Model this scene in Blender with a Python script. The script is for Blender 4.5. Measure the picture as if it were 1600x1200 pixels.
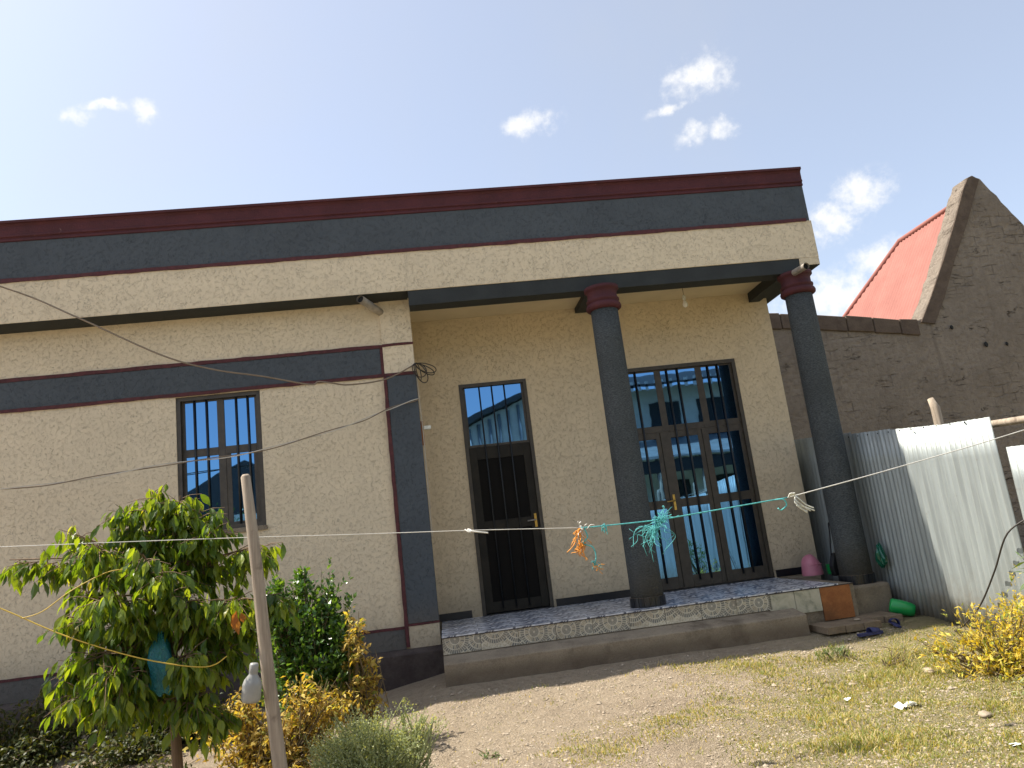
import bpy, math, random
import numpy as np
from mathutils import Vector, Matrix
random.seed(7); rng = np.random.default_rng(7)
for o in list(bpy.data.objects): bpy.data.objects.remove(o)
scn = bpy.context.scene; COL = scn.collection

# ------------------------------------------------------------------ camera, sky, sun, exposure
cam = bpy.data.cameras.new('camera'); cam.sensor_width = 36; cam.lens = 1164.89 / 1600 * 36
cam.clip_start = .05; cam.clip_end = 3000
co = bpy.data.objects.new('camera', cam); COL.objects.link(co); scn.camera = co
_r = Vector((0.98883, -0.0903, -0.11862)); _u = Vector((0.09717, -0.21298, 0.97221)); _f = Vector((0.11305, 0.97288, 0.20182))
co.matrix_world = Matrix(((_r.x, _u.x, -_f.x, -0.138), (_r.y, _u.y, -_f.y, -8.672), (_r.z, _u.z, -_f.z, 0.888), (0, 0, 0, 1)))
SUN = Vector((-0.52, 0.155, 0.84)).normalized()
sun = bpy.data.lights.new('sun', 'SUN'); sun.energy = 4.5; sun.angle = math.radians(.55); sun.color = (1, .93, .82)
so = bpy.data.objects.new('sun', sun); COL.objects.link(so); so.rotation_euler = SUN.to_track_quat('Z', 'Y').to_euler()
scn.view_settings.view_transform = 'Standard'; scn.view_settings.look = 'None'
scn.view_settings.exposure = 1.06; scn.view_settings.gamma = 1
scn.cycles.max_bounces = 6; scn.cycles.diffuse_bounces = 3; scn.cycles.glossy_bounces = 3; scn.cycles.transmission_bounces = 4; scn.cycles.transparent_max_bounces = 6
world = bpy.data.worlds.new('World'); scn.world = world; world.use_nodes = True

class NT:
    def __init__(s, t): s.t = t; s.n = t.nodes; s.l = t.links
    def add(s, typ, ins=None, **kw):
        n = s.n.new(typ)
        for k, v in kw.items(): setattr(n, k, v)
        for k, v in (ins or {}).items(): s.set(n.inputs[k], v)
        return n
    def set(s, i, v):
        if isinstance(v, bpy.types.NodeSocket): s.l.new(v, i)
        else: i.default_value = v
    def m(s, op, a, b=0.5, c=0.5, clamp=False):
        n = s.n.new('ShaderNodeMath'); n.operation = op; n.use_clamp = clamp
        for i, v in enumerate((a, b, c)): s.set(n.inputs[i], v)
        return n.outputs[0]
    def vm(s, op, a, b=(0, 0, 0), out=0):
        n = s.n.new('ShaderNodeVectorMath'); n.operation = op
        s.set(n.inputs[0], a); s.set(n.inputs[1], b); return n.outputs[out]
    def sm(s, v, lo, hi, a=0., b=1.):
        n = s.n.new('ShaderNodeMapRange'); n.interpolation_type = 'SMOOTHSTEP'
        for i, x in enumerate((v, lo, hi, a, b)): s.set(n.inputs[i], x)
        return n.outputs[0]
    def noise(s, vec, scale, detail=4, rough=.55, dist=0., out=0):
        n = s.add('ShaderNodeTexNoise', {'Scale': scale, 'Detail': detail, 'Roughness': rough, 'Distortion': dist})
        if vec is not None: s.l.new(vec, n.inputs['Vector'])
        return n.outputs[out]
    def mix(s, f, a, b, mode='MIX'):
        n = s.n.new('ShaderNodeMix'); n.data_type = 'RGBA'; n.blend_type = mode
        s.set(n.inputs[0], f); s.set(n.inputs[6], c4(a)); s.set(n.inputs[7], c4(b)); return n.outputs[2]
    def ramp(s, v, stops):
        n = s.n.new('ShaderNodeValToRGB'); s.l.new(v, n.inputs[0]); e = n.color_ramp.elements
        while len(e) < len(stops): e.new(.5)
        for x, (p, c) in zip(e, stops): x.position = p; x.color = c4(c)
        return n.outputs[0]
    def bump(s, h, strength, dist=.01, normal=None):
        n = s.add('ShaderNodeBump', {'Height': h, 'Strength': strength, 'Distance': dist})
        if normal is not None: s.l.new(normal, n.inputs['Normal'])
        return n.outputs[0]
def c4(c):
    if isinstance(c, bpy.types.NodeSocket): return c
    return (c[0], c[1], c[2], 1) if len(c) == 3 else c

# sky with a few small fair-weather clouds
W = NT(world.node_tree); W.n.clear()
sky = W.add('ShaderNodeTexSky', sky_type='NISHITA'); sky.sun_disc = False
sky.sun_elevation = math.asin(SUN.z); sky.sun_rotation = math.atan2(SUN.x, SUN.y)
sky.air_density = 1.0; sky.dust_density = 5.0; sky.ozone_density = 1.0; sky.altitude = 1500
dirv = W.add('ShaderNodeTexCoord').outputs['Generated']
wob = W.vm('SCALE', W.vm('SUBTRACT', W.noise(dirv, 14, 5, .6, out=1), (.5, .5, .5)), (0, 0, 0)); wob.node.inputs['Scale'].default_value = .05
dv = W.vm('ADD', dirv, wob)
clouds = [((-.354, .780, .515), .022, .014), ((-.296, .796, .527), .024, .016), ((-.325, .786, .525), .034, .008), ((.157, .844, .512), .052, .024),
          ((.355, .780, .516), .052, .036), ((.326, .807, .492), .030, .009), ((.357, .814, .459), .026, .017), ((.391, .798, .458), .022, .018),
          ((.535, .780, .352), .045, .032), ((.498, .79, .322), .05, .03), ((.50, .832, .237), .09, .05), ((.55, .79, .27), .05, .03),
          ((-.75, .55, .36), .12, .05), ((.8, .3, .4), .1, .05), ((.5, -.8, .33), .12, .05), ((-.4, -.85, .36), .14, .06), ((-.1, -.75, .65), .1, .06), ((.2, -.93, .25), .12, .04)]
acc = None
for c, rh, rv in clouds:
    c = Vector(c).normalized(); ax = Vector((c.y, -c.x, 0)).normalized(); up = ax.cross(c)
    d = W.vm('SUBTRACT', dv, tuple(c))
    a = W.m('DIVIDE', W.vm('DOT_PRODUCT', d, tuple(ax), 1), rh); b = W.m('DIVIDE', W.vm('DOT_PRODUCT', d, tuple(up), 1), rv)
    cc = W.m('DIVIDE', W.vm('DOT_PRODUCT', d, tuple(c), 1), rh)
    q = W.m('SUBTRACT', 1, W.m('SQRT', W.m('ADD', W.m('ADD', W.m('MULTIPLY', a, a), W.m('MULTIPLY', b, b)), W.m('MULTIPLY', cc, cc))))
    acc = q if acc is None else W.m('MAXIMUM', acc, q)
nz = W.noise(dirv, 55, 7, .62)
cl = W.sm(W.m('ADD', W.m('MULTIPLY', acc, .9), W.m('MULTIPLY', W.m('SUBTRACT', nz, .5), 1.7)), .0, 1.0)
cl = W.m('MULTIPLY', cl, W.sm(acc, -.35, .5))
thin = W.m('ADD', .40, W.m('MULTIPLY', W.sm(W.noise(dirv, 2.2, 5, .6, .4), .4, .8), .10))
skyc = W.mix(cl, W.mix(thin, sky.outputs[0], (2.4, 2.34, 2.1)), (3.5, 3.5, 3.5))
bg = W.add('ShaderNodeBackground', {'Color': skyc, 'Strength': .15})
W.l.new(bg.outputs[0], W.add('ShaderNodeOutputWorld').inputs[0])

# ------------------------------------------------------------------ helpers
def put(name, me, mat=None, parent=None, loc=None):
    o = bpy.data.objects.new(name, me); COL.objects.link(o)
    if mat and not me.materials: me.materials.append(mat)
    if parent:
        o.parent = parent
        if parent.type == 'EMPTY': o.matrix_parent_inverse = Matrix.Translation(-parent.location)
    if loc is not None: o.location = loc
    return o
def tag(o, label=None, cat=None, group=None, kind=None):
    for k, v in (('label', label), ('category', cat), ('group', group), ('kind', kind)):
        if v: o[k] = v
    return o
def empty(name, loc, label, cat, group=None):
    o = bpy.data.objects.new(name, None); COL.objects.link(o); o.location = loc; o.empty_display_size = .1
    return tag(o, label, cat, group)
class MB:
    def __init__(s): s.v = []; s.f = []; s.sm = []
    def box(s, x0, x1, y0, y1, z0, z1):
        b = len(s.v); s.v += [(x, y, z) for z in (z0, z1) for y in (y0, y1) for x in (x0, x1)]
        s.f += [tuple(b + i for i in q) for q in ((0, 2, 3, 1), (4, 5, 7, 6), (0, 1, 5, 4), (2, 6, 7, 3), (0, 4, 6, 2), (1, 3, 7, 5))]
        s.sm += [False] * 6; return s
    def tube(s, pts, rad, n=10, cap=True, smooth=True):
        pts = [Vector(p) for p in pts]; N = len(pts); rad = rad if hasattr(rad, '__len__') else [rad] * N
        t0 = (pts[1] - pts[0]).normalized(); ref = Vector((0, 0, 1)) if abs(t0.z) < .9 else Vector((1, 0, 0))
        a = t0.cross(ref).normalized(); base = len(s.v)
        for i, p in enumerate(pts):
            t = (pts[min(i + 1, N - 1)] - pts[max(i - 1, 0)]).normalized(); a = (a - t * a.dot(t)).normalized(); b = t.cross(a)
            for k in range(n):
                w = 2 * math.pi * k / n; s.v.append(tuple(p + (a * math.cos(w) + b * math.sin(w)) * rad[i]))
        for i in range(N - 1):
            for k in range(n):
                j = (k + 1) % n; s.f.append((base + i * n + k, base + i * n + j, base + (i + 1) * n + j, base + (i + 1) * n + k)); s.sm.append(smooth)
        if cap:
            s.f.append(tuple(base + k for k in reversed(range(n)))); s.f.append(tuple(base + (N - 1) * n + k for k in range(n))); s.sm += [False] * 2
        return s
    def lathe(s, prof, c=(0, 0, 0), n=32, cap=True, smooth=True):
        b = len(s.v)
        for r, z in prof:
            for k in range(n):
                w = 2 * math.pi * k / n; s.v.append((c[0] + r * math.cos(w), c[1] + r * math.sin(w), c[2] + z))
        for i in range(len(prof) - 1):
            for k in range(n):
                j = (k + 1) % n; s.f.append((b + i * n + k, b + i * n + j, b + (i + 1) * n + j, b + (i + 1) * n + k)); s.sm.append(smooth)
        if cap:
            s.f.append(tuple(b + k for k in reversed(range(n)))); s.f.append(tuple(b + (len(prof) - 1) * n + k for k in range(n))); s.sm += [False] * 2
        return s
    def prism(s, poly, axis, a0, a1):
        # poly: 2-D outline; axis 'x': (y,z) extruded along x, 'y': (x,z) extruded along y, 'z': (x,y) along z
        b = len(s.v); n = len(poly)
        for a in (a0, a1):
            for p, q in poly: s.v.append({'x': (a, p, q), 'y': (p, a, q), 'z': (p, q, a)}[axis])
        s.f.append(tuple(range(b, b + n))); s.f.append(tuple(range(b + 2 * n - 1, b + n - 1, -1)))
        for k in range(n): j = (k + 1) % n; s.f.append((b + k, b + n + k, b + n + j, b + j))
        s.sm += [False] * (n + 2); return s
    def poly(s, pts): b = len(s.v); s.v += [tuple(p) for p in pts]; s.f.append(tuple(range(b, b + len(pts)))); s.sm.append(False); return s
    def mesh(s, name='m'):
        me = bpy.data.meshes.new(name); me.from_pydata(s.v, [], s.f); me.polygons.foreach_set('use_smooth', s.sm)
        import bmesh
        bm = bmesh.new(); bm.from_mesh(me); bmesh.ops.recalc_face_normals(bm, faces=bm.faces); bm.to_mesh(me); bm.free(); return me
    def build(s, name, mat, parent=None, loc=None, bevel=0):
        o = put(name, s.mesh(name), mat, parent, loc)
        if bevel:
            m = o.modifiers.new('bevel', 'BEVEL'); m.width = bevel; m.segments = 2; m.limit_method = 'ANGLE'
        return o
def npmesh(name, V, F, smooth=False):
    me = bpy.data.meshes.new(name); V = np.asarray(V, np.float32); F = np.asarray(F, np.int32); k = F.shape[1]
    me.vertices.add(len(V)); me.vertices.foreach_set('co', V.ravel()); me.loops.add(F.size); me.loops.foreach_set('vertex_index', F.ravel())
    me.polygons.add(len(F)); me.polygons.foreach_set('loop_start', np.arange(0, F.size, k, dtype=np.int32))
    me.polygons.foreach_set('use_smooth', np.full(len(F), smooth)); me.update(calc_edges=True); return me
def box(*a): return MB().box(*a)
def gz(x, y):
    x = np.asarray(x, float); y = np.asarray(y, float)
    z = np.interp(y, [-400, -30, -9, -2.6, -.95, 5], [-1.1, -.95, -.78, -.60, -.43, -.43])
    return z - .09 * np.clip((-.25 - x) / .6, 0, 1) * np.clip((y + 2.2) / 1.2, 0, 1)

# ------------------------------------------------------------------ materials
def newmat(name):
    m = bpy.data.materials.new(name); m.use_nodes = True; t = NT(m.node_tree); t.n.clear()
    out = t.add('ShaderNodeOutputMaterial'); b = t.add('ShaderNodeBsdfPrincipled'); t.l.new(b.outputs[0], out.inputs[0])
    return m, t, b, out
def plain(name, col, rough=.6, metal=0., var=.12, scale=8, bump=0., spec=.5):
    m, t, b, _ = newmat(name); P = t.add('ShaderNodeTexCoord').outputs['Object']
    n = t.noise(P, scale, 5, .6); k = t.sm(n, .25, .75, 1 - var, 1 + var)
    t.set(b.inputs['Base Color'], t.mix(1., col, t.add('ShaderNodeCombineXYZ', {0: k, 1: k, 2: k}).outputs[0], 'MULTIPLY'))
    b.inputs['Roughness'].default_value = rough; b.inputs['Metallic'].default_value = metal; b.inputs['Specular IOR Level'].default_value = spec
    if bump: t.l.new(t.bump(t.noise(P, scale * 6, 6, .65), bump, .01), b.inputs['Normal'])
    return m
def stucco(name, col, groove=.66, bumpd=.0034, worm=1., stain=.12, rough=.9):
    m, t, b, _ = newmat(name); P = t.add('ShaderNodeNewGeometry').outputs['Position']
    n1 = t.noise(P, 19, 3, .6, 1.3); n2 = t.noise(P, 31, 2.5, .55, 1.8); msk = t.noise(P, 8, 3, .6)
    l1 = t.sm(t.m('ABSOLUTE', t.m('SUBTRACT', n1, .5)), .0, .022, 1, 0); l2 = t.sm(t.m('ABSOLUTE', t.m('SUBTRACT', n2, .47)), .0, .02, 1, 0)
    w = t.m('MULTIPLY', t.m('MAXIMUM', t.m('MULTIPLY', l1, t.sm(msk, .42, .58)), t.m('MULTIPLY', l2, t.sm(msk, .6, .45))), t.sm(t.noise(P, 26, 2), .38, .6))
    fine = t.noise(P, 120, 4, .7); big = t.noise(P, .9, 6, .65)
    col2 = t.mix(t.m('MULTIPLY', w, worm), col, tuple(c * groove for c in col))
    col2 = t.mix(t.sm(big, .42, .75, 0, stain), col2, tuple(c * .45 for c in col))
    col2 = t.mix(t.sm(fine, .35, .65, 0, .14), col2, tuple(c * .6 for c in col))
    xyz = t.add('ShaderNodeSeparateXYZ', {0: P}); zz = xyz.outputs[2]
    streak = t.sm(t.noise(t.vm('MULTIPLY', P, (9, 9, .35)), 1.6, 5, .65), .55, .78)
    col2 = t.mix(t.m('MULTIPLY', streak, .22), col2, tuple(c * .5 for c in col))
    patch = t.noise(P, 2.3, 4, .55, .8); col2 = t.mix(t.sm(patch, .5, .62, 0, .13), col2, tuple(min(1, c * 1.3) for c in col))
    cn = t.noise(P, .8, 6, .62, .5); crk = t.m('MULTIPLY', t.sm(t.m('ABSOLUTE', t.m('SUBTRACT', cn, .5)), 0, .0018, 1, 0), t.sm(t.noise(P, .6, 2), .5, .56))
    col2 = t.mix(t.m('MULTIPLY', crk, .6), col2, tuple(c * .3 for c in col))
    # splashed earth on the lowest stretch of wall
    z = t.add('ShaderNodeSeparateXYZ', {0: P}).outputs[2]
    dirt = t.m('MULTIPLY', t.sm(t.m('ADD', z, t.m('MULTIPLY', t.noise(P, 3.5, 5, .7), .5)), .75, .12), .45)
    col2 = t.mix(dirt, col2, (.17, .135, .095))
    t.set(b.inputs['Base Color'], col2); b.inputs['Roughness'].default_value = rough; b.inputs['Specular IOR Level'].default_value = .25
    h = t.m('ADD', t.m('MULTIPLY', w, -1. * worm), t.m('MULTIPLY', fine, .55))
    t.l.new(t.bump(h, 1., bumpd), b.inputs['Normal']); return m
CREAM = (.68, .575, .41)
M = {}
M['cream'] = stucco('cream stucco', CREAM, .74)
M['cream2'] = stucco('porch stucco', (.66, .545, .375), .74)
M['grey'] = stucco('slate grey stucco', (.080, .093, .106), .7, .011, .3, .25)
def comb():
    m, t, b, _ = newmat('combed column render'); P = t.add('ShaderNodeNewGeometry').outputs['Position']
    st = t.vm('MULTIPLY', P, (1, 1, 3.2)); n = t.noise(st, 42, 5, .7); big = t.noise(P, 2, 5, .6)
    c = t.mix(t.sm(n, .35, .65), (.045, .052, .054), (.115, .127, .130)); c = t.mix(t.sm(big, .4, .75, 0, .3), c, (.035, .038, .036))
    z = t.add('ShaderNodeSeparateXYZ', {0: P}).outputs[2]
    c = t.mix(t.m('MULTIPLY', t.sm(t.m('ADD', z, t.m('MULTIPLY', t.noise(P, 5, 5, .7), .6)), .9, .2), .4), c, (.17, .15, .12))
    t.set(b.inputs['Base Color'], c); b.inputs['Roughness'].default_value = .9; b.inputs['Specular IOR Level'].default_value = .25
    t.l.new(t.bump(n, 1., .02), b.inputs['Normal']); return m
M['greycol'] = comb()
M['soffit'] = plain('dark soffit paint', (.022, .026, .026), .8, 0, .2, 4, .3)
M['ceiling'] = plain('ceiling paint', (.62, .53, .37), .9, 0, .06, 3)
def maroon():
    m, t, b, _ = newmat('maroon paint'); P = t.add('ShaderNodeNewGeometry').outputs['Position']
    chips = t.sm(t.noise(P, 16, 6, .7), .66, .74); n = t.noise(P, 3, 5, .6)
    c = t.mix(t.sm(n, .3, .7), (.088, .024, .028), (.062, .018, .021)); c = t.mix(t.m('MULTIPLY', chips, .5), c, (.3, .19, .17))
    t.set(b.inputs['Base Color'], c); b.inputs['Roughness'].default_value = .75; b.inputs['Specular IOR Level'].default_value = .3
    t.l.new(t.bump(t.m('ADD', t.noise(P, 60, 5), t.m('MULTIPLY', t.noise(P, 12, 4), 1.5)), .8, .008), b.inputs['Normal']); return m
M['maroon'] = maroon()
M['maroonline'] = plain('maroon line', (.075, .018, .02), .8, 0, .3, 20, .3)
def concrete(name, a, bcol, dirt=(.07, .05, .035), sc=3., bd=.012):
    m, t, b, _ = newmat(name); P = t.add('ShaderNodeNewGeometry').outputs['Position']
    n = t.noise(P, sc, 7, .7); f = t.noise(P, 70, 5, .7)
    c = t.mix(t.sm(n, .35, .65), a, bcol); c = t.mix(t.m('MULTIPLY', t.sm(t.noise(P, 1.7, 6, .7), .5, .72), .7), c, dirt); c = t.mix(t.sm(f, .4, .7, 0, .3), c, dirt)
    t.set(b.inputs['Base Color'], c); b.inputs['Roughness'].default_value = .95; b.inputs['Specular IOR Level'].default_value = .2
    t.l.new(t.bump(t.m('ADD', f, t.m('MULTIPLY', n, 2)), .9, bd), b.inputs['Normal']); return m
def stepmat():
    m = concrete('stained step cement', (.33, .275, .20), (.25, .205, .15)); t = NT(m.node_tree); b = [n for n in t.n if n.type == 'BSDF_PRINCIPLED'][0]; src = b.inputs['Base Color'].links[0].from_socket
    P = t.add('ShaderNodeNewGeometry').outputs['Position']; z = t.add('ShaderNodeSeparateXYZ', {0: P}).outputs[2]
    k = t.sm(t.m('ADD', z, t.m('MULTIPLY', t.noise(P, 6, 6, .75), .22)), -.14, -.26); t.set(b.inputs['Base Color'], t.mix(t.m('MULTIPLY', k, .55), src, (.085, .06, .042))); return m
M['concrete'] = concrete('cement render', (.30, .25, .18), (.22, .18, .13))
M['stepc'] = stepmat()
M['plinth'] = concrete('dark worn plinth', (.10, .08, .07), (.06, .045, .04), (.03, .022, .02))
M['slab'] = concrete('paver slab', (.25, .195, .135), (.19, .145, .10), (.09, .07, .05), 6)
M['black'] = plain('black skirting tile', (.012, .013, .016), .3, 0, .2, 10)
M['frame'] = plain('dark bronze frame', (.052, .042, .030), .5, .0, .25, 12, .1)
M['framedark'] = plain('door sheet metal', (.020, .017, .012), .6, .0, .3, 5, .1, .25)
M['panel'] = plain('door panel', (.006, .005, .004), .7, .0, .3, 5, 0., .15)
M['bar'] = plain('grille bar paint', (.012, .015, .018), .5, .0, .3, 20)
M['brass'] = plain('brass handle', (.55, .36, .1), .3, 1., .15, 30)
def glass():
    m, t, b, _ = newmat('blue reflective glass'); P = t.add('ShaderNodeNewGeometry').outputs['Position']
    b.inputs['Base Color'].default_value = (.12, .285, .52, 1); b.inputs['Metallic'].default_value = 1; b.inputs['Roughness'].default_value = .015
    t.l.new(t.bump(t.noise(P, 2.2, 2), .2, .003), b.inputs['Normal']); return m
M['glass'] = glass()
M['steel'] = plain('weathered steel pipe', (.42, .38, .33), .5, .55, .25, 12)
M['darkinside'] = plain('near black fill', (.008, .008, .008), .9)  # near-black colour stands in for shade inside hollows; also on nail heads
M['wirewhite'] = plain('pale twisted cable', (.55, .50, .42), .6); M['wiredark'] = plain('dark cable', (.035, .028, .022), .6)
M['wiretan'] = plain('tan cable', (.20, .15, .10), .6)
M['rope'] = plain('pale cord', (.62, .60, .54), .8); M['teal'] = plain('teal twine', (.09, .42, .42), .7, 0, .3, 40); M['orange'] = plain('orange twine', (.75, .30, .03), .7, 0, .3, 40)
M['whiterag'] = plain('white rag', (.68, .68, .60), .9, 0, .2, 40); M['yellow'] = plain('yellow wire', (.55, .38, .05), .6)
def floortile():
    m, t, b, _ = newmat('printed floor tile'); P = t.add('ShaderNodeTexCoord').outputs['Object']
    n = t.noise(P, 4.5, 2.5, .5, 1.6); a = t.sm(t.m('ABSOLUTE', t.m('SUBTRACT', t.m('FRACT', t.m('MULTIPLY', n, 5)), .5)), .14, .26)
    c = t.mix(a, (.06, .075, .12), (.70, .71, .73)); c = t.mix(t.sm(t.noise(P, 4, 3), .45, .75), c, (.13, .16, .22))
    W_ = t.add('ShaderNodeNewGeometry').outputs['Position']; c = t.mix(t.sm(t.noise(W_, 4, 6, .7), .45, .75, 0, .45), c, (.25, .21, .16))
    t.set(b.inputs['Base Color'], c); b.inputs['Roughness'].default_value = .35; return m
M['floortile'] = floortile()
def fantile():
    m, t, b, _ = newmat('fan cobble print tile'); P = t.vm('ADD', t.add('ShaderNodeTexCoord').outputs['Object'], t.add('ShaderNodeCombineXYZ', {0: t.m('MULTIPLY', t.m('SUBTRACT', t.add('ShaderNodeObjectInfo').outputs['Random'], .5), .34), 1: 0., 2: t.m('MULTIPLY', t.m('SUBTRACT', t.m('FRACT', t.m('MULTIPLY', t.add('ShaderNodeObjectInfo').outputs['Random'], 7.3)), .5), .12)}).outputs[0])
    s = t.add('ShaderNodeSeparateXYZ', {0: P}); x, z = s.outputs[0], s.outputs[2]
    def fan(cx, cz, rmax):
        dx = t.m('SUBTRACT', x, cx); dz = t.m('SUBTRACT', z, cz); r = t.m('SQRT', t.m('ADD', t.m('MULTIPLY', dx, dx), t.m('MULTIPLY', dz, dz)))
        th = t.m('ARCTAN2', dz, dx); ring = t.m('FRACT', t.m('MULTIPLY', r, 21)); ri = t.m('FLOOR', t.m('MULTIPLY', r, 21))
        k = t.m('ADD', 22., t.m('MULTIPLY', ri, 7)); sg = t.m('FRACT', t.m('MULTIPLY', t.m('DIVIDE', th, 6.2832), k)); si = t.m('FLOOR', t.m('MULTIPLY', t.m('DIVIDE', th, 6.2832), k))
        stone = t.m('MULTIPLY', t.m('GREATER_THAN', ring, .22), t.m('GREATER_THAN', sg, .24))
        rnd = t.add('ShaderNodeTexWhiteNoise', {'Vector': t.add('ShaderNodeCombineXYZ', {0: ri, 1: si, 2: cx}).outputs[0]}).outputs[0]
        c = t.mix(t.sm(rnd, .35, .65), (.16, .16, .15), (.40, .35, .26)); c = t.mix(t.m('MULTIPLY', t.m('LESS_THAN', t.m('MODULO', ri, 2), .5), .7), c, (.15, .155, .15))
        return t.mix(stone, (.56, .52, .42), c), t.m('LESS_THAN', r, rmax)
    a, ma = fan(.02, .06, .145); q, mq = fan(.26, .04, .19); e, me_ = fan(-.21, .10, .19)
    base = t.mix(t.sm(t.add('ShaderNodeTexVoronoi', {'Vector': P, 'Scale': 70}).outputs[0], .3, .5), (.46, .40, .29), (.62, .57, .46))
    c = t.mix(mq, base, q); c = t.mix(me_, c, e); c = t.mix(ma, c, a)
    W_ = t.add('ShaderNodeNewGeometry').outputs['Position']; c = t.mix(t.sm(t.noise(W_, 5, 6, .7), .42, .72, 0, .55), c, (.20, .16, .115))
    t.set(b.inputs['Base Color'], c); b.inputs['Roughness'].default_value = .4; return m
M['fantile'] = fantile()
def marble():
    m, t, b, _ = newmat('pale marble tile'); P = t.add('ShaderNodeNewGeometry').outputs['Position']
    n = t.noise(P, 5, 5, .6, 1.8); c = t.ramp(n, [(.3, (.22, .23, .18)), (.5, (.42, .40, .31)), (.7, (.50, .47, .38))])
    t.set(b.inputs['Base Color'], c); b.inputs['Roughness'].default_value = .35; return m
M['marble'] = marble()
M['browntile'] = concrete('brown ceramic tile', (.36, .15, .055), (.27, .105, .04), (.13, .06, .03), 7, .002)
def galv(name, base, rust=.45):
    m, t, b, _ = newmat(name); P = t.add('ShaderNodeNewGeometry').outputs['Position']
    s = t.add('ShaderNodeSeparateXYZ', {0: P}); st = t.vm('MULTIPLY', P, (1, 9, .5)); n = t.noise(st, 2, 5, .6); n2 = t.noise(P, 6, 6, .7)
    c = t.mix(t.sm(n, .3, .7), base, tuple(x * .72 for x in base))
    dirt = t.sm(t.m('ADD', s.outputs[2], t.m('MULTIPLY', n2, .9)), .55, -.15); c = t.mix(t.m('MULTIPLY', dirt, .75), c, (.20, .155, .10))
    c = t.mix(t.m('MULTIPLY', t.sm(n2, .62, .75), rust), c, (.17, .11, .07))
    t.set(b.inputs['Base Color'], c); b.inputs['Metallic'].default_value = .35; b.inputs['Roughness'].default_value = .52
    t.l.new(t.bump(n2, .15, .01), b.inputs['Normal']); return m
M['galv'] = galv('galvanised sheet', (.37, .405, .395))
def mud():
    m, t, b, _ = newmat('mud plaster'); P = t.add('ShaderNodeNewGeometry').outputs['Position']
    n = t.noise(P, 1.1, 7, .68); f = t.noise(P, 9, 7, .7)
    st = t.vm('MULTIPLY', P, (.45, 1, 2.2)); w = t.noise(st, 1.8, 4, .6, .6)
    crack = t.m('MULTIPLY', t.sm(t.m('ABSOLUTE', t.m('SUBTRACT', w, .5)), 0, .007, 1, 0), t.sm(t.noise(P, 2.3, 3), .5, .62))
    c = t.mix(t.sm(n, .3, .7), (.325, .275, .22), (.24, .20, .16)); c = t.mix(t.sm(f, .35, .7, 0, .55), c, (.18, .145, .115)); c = t.mix(t.m('MULTIPLY', crack, .75), c, (.04, .03, .022))
    xyz = t.add('ShaderNodeSeparateXYZ', {0: P}); wv = t.m('MULTIPLY', t.m('SUBTRACT', t.noise(P, 1.6, 3), .5), .22)
    br = t.add('ShaderNodeTexBrick', {'Vector': t.add('ShaderNodeCombineXYZ', {0: xyz.outputs[0], 1: t.m('ADD', xyz.outputs[2], wv), 2: 0.}).outputs[0], 'Scale': 1., 'Mortar Size': .016, 'Mortar Smooth': .8, 'Brick Width': .46, 'Row Height': .21})
    joint = t.m('MULTIPLY', br.outputs['Fac'], t.sm(t.noise(P, 1.9, 5, .65), .50, .66)); c = t.mix(t.m('MULTIPLY', joint, .28), c, (.08, .06, .045))
    straw = t.sm(t.noise(t.vm('MULTIPLY', P, (1, 1, 4)), 40, 3, .6), .62, .72); c = t.mix(t.m('MULTIPLY', straw, .35), c, (.40, .33, .24))
    run = t.sm(t.noise(t.vm('MULTIPLY', P, (5, 5, .3)), 1.2, 5, .6), .52, .75); c = t.mix(t.m('MULTIPLY', run, .35), c, (.12, .095, .075))
    t.set(b.inputs['Base Color'], c); b.inputs['Roughness'].default_value = 1; b.inputs['Specular IOR Level'].default_value = .1
    t.l.new(t.bump(t.m('SUBTRACT', t.m('ADD', t.m('MULTIPLY', f, 1.3), t.m('MULTIPLY', n, 1.5)), t.m('ADD', t.m('MULTIPLY', crack, .9), t.m('MULTIPLY', joint, .35))), 1., .08), b.inputs['Normal']); return m
M['mud'] = mud()
M['mudrim'] = concrete('pale mud coping', (.46, .38, .27), (.34, .27, .19), (.2, .15, .1), 4, .03)
M['mud2'] = concrete('dark mud coping', (.16, .12, .09), (.115, .085, .065), (.07, .05, .04), 5, .03)
def roofred():
    m, t, b, _ = newmat('faded red roof sheet'); P = t.add('ShaderNodeNewGeometry').outputs['Position']
    n = t.noise(P, 1.4, 6, .65); c = t.mix(t.sm(n, .3, .7), (.32, .135, .108), (.27, .11, .088)); t.set(b.inputs['Base Color'], c); b.inputs['Roughness'].default_value = .75; b.inputs['Specular IOR Level'].default_value = .2; return m
M['roofred'] = roofred()
def wood(name, a, bcol):
    m, t, b, _ = newmat(name); P = t.add('ShaderNodeTexCoord').outputs['Object']
    st = t.vm('MULTIPLY', P, (22, 22, 1.6)); n = t.noise(st, 2, 6, .65); k = t.noise(P, 9, 4)
    c = t.mix(t.sm(n, .3, .7), a, bcol); c = t.mix(t.sm(k, .6, .75, 0, .6), c, (.09, .06, .04))
    t.set(b.inputs['Base Color'], c); b.inputs['Roughness'].default_value = .9; t.l.new(t.bump(n, .6, .006), b.inputs['Normal']); return m
M['pole'] = wood('weathered pole', (.40, .33, .25), (.25, .20, .15)); M['bark'] = wood('tree bark', (.22, .14, .08), (.13, .085, .05)); M['twig'] = wood('dry stems', (.20, .15, .08), (.12, .09, .05))
M['weedstem'] = plain('green weed stem', (.30, .33, .15), .8)
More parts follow.
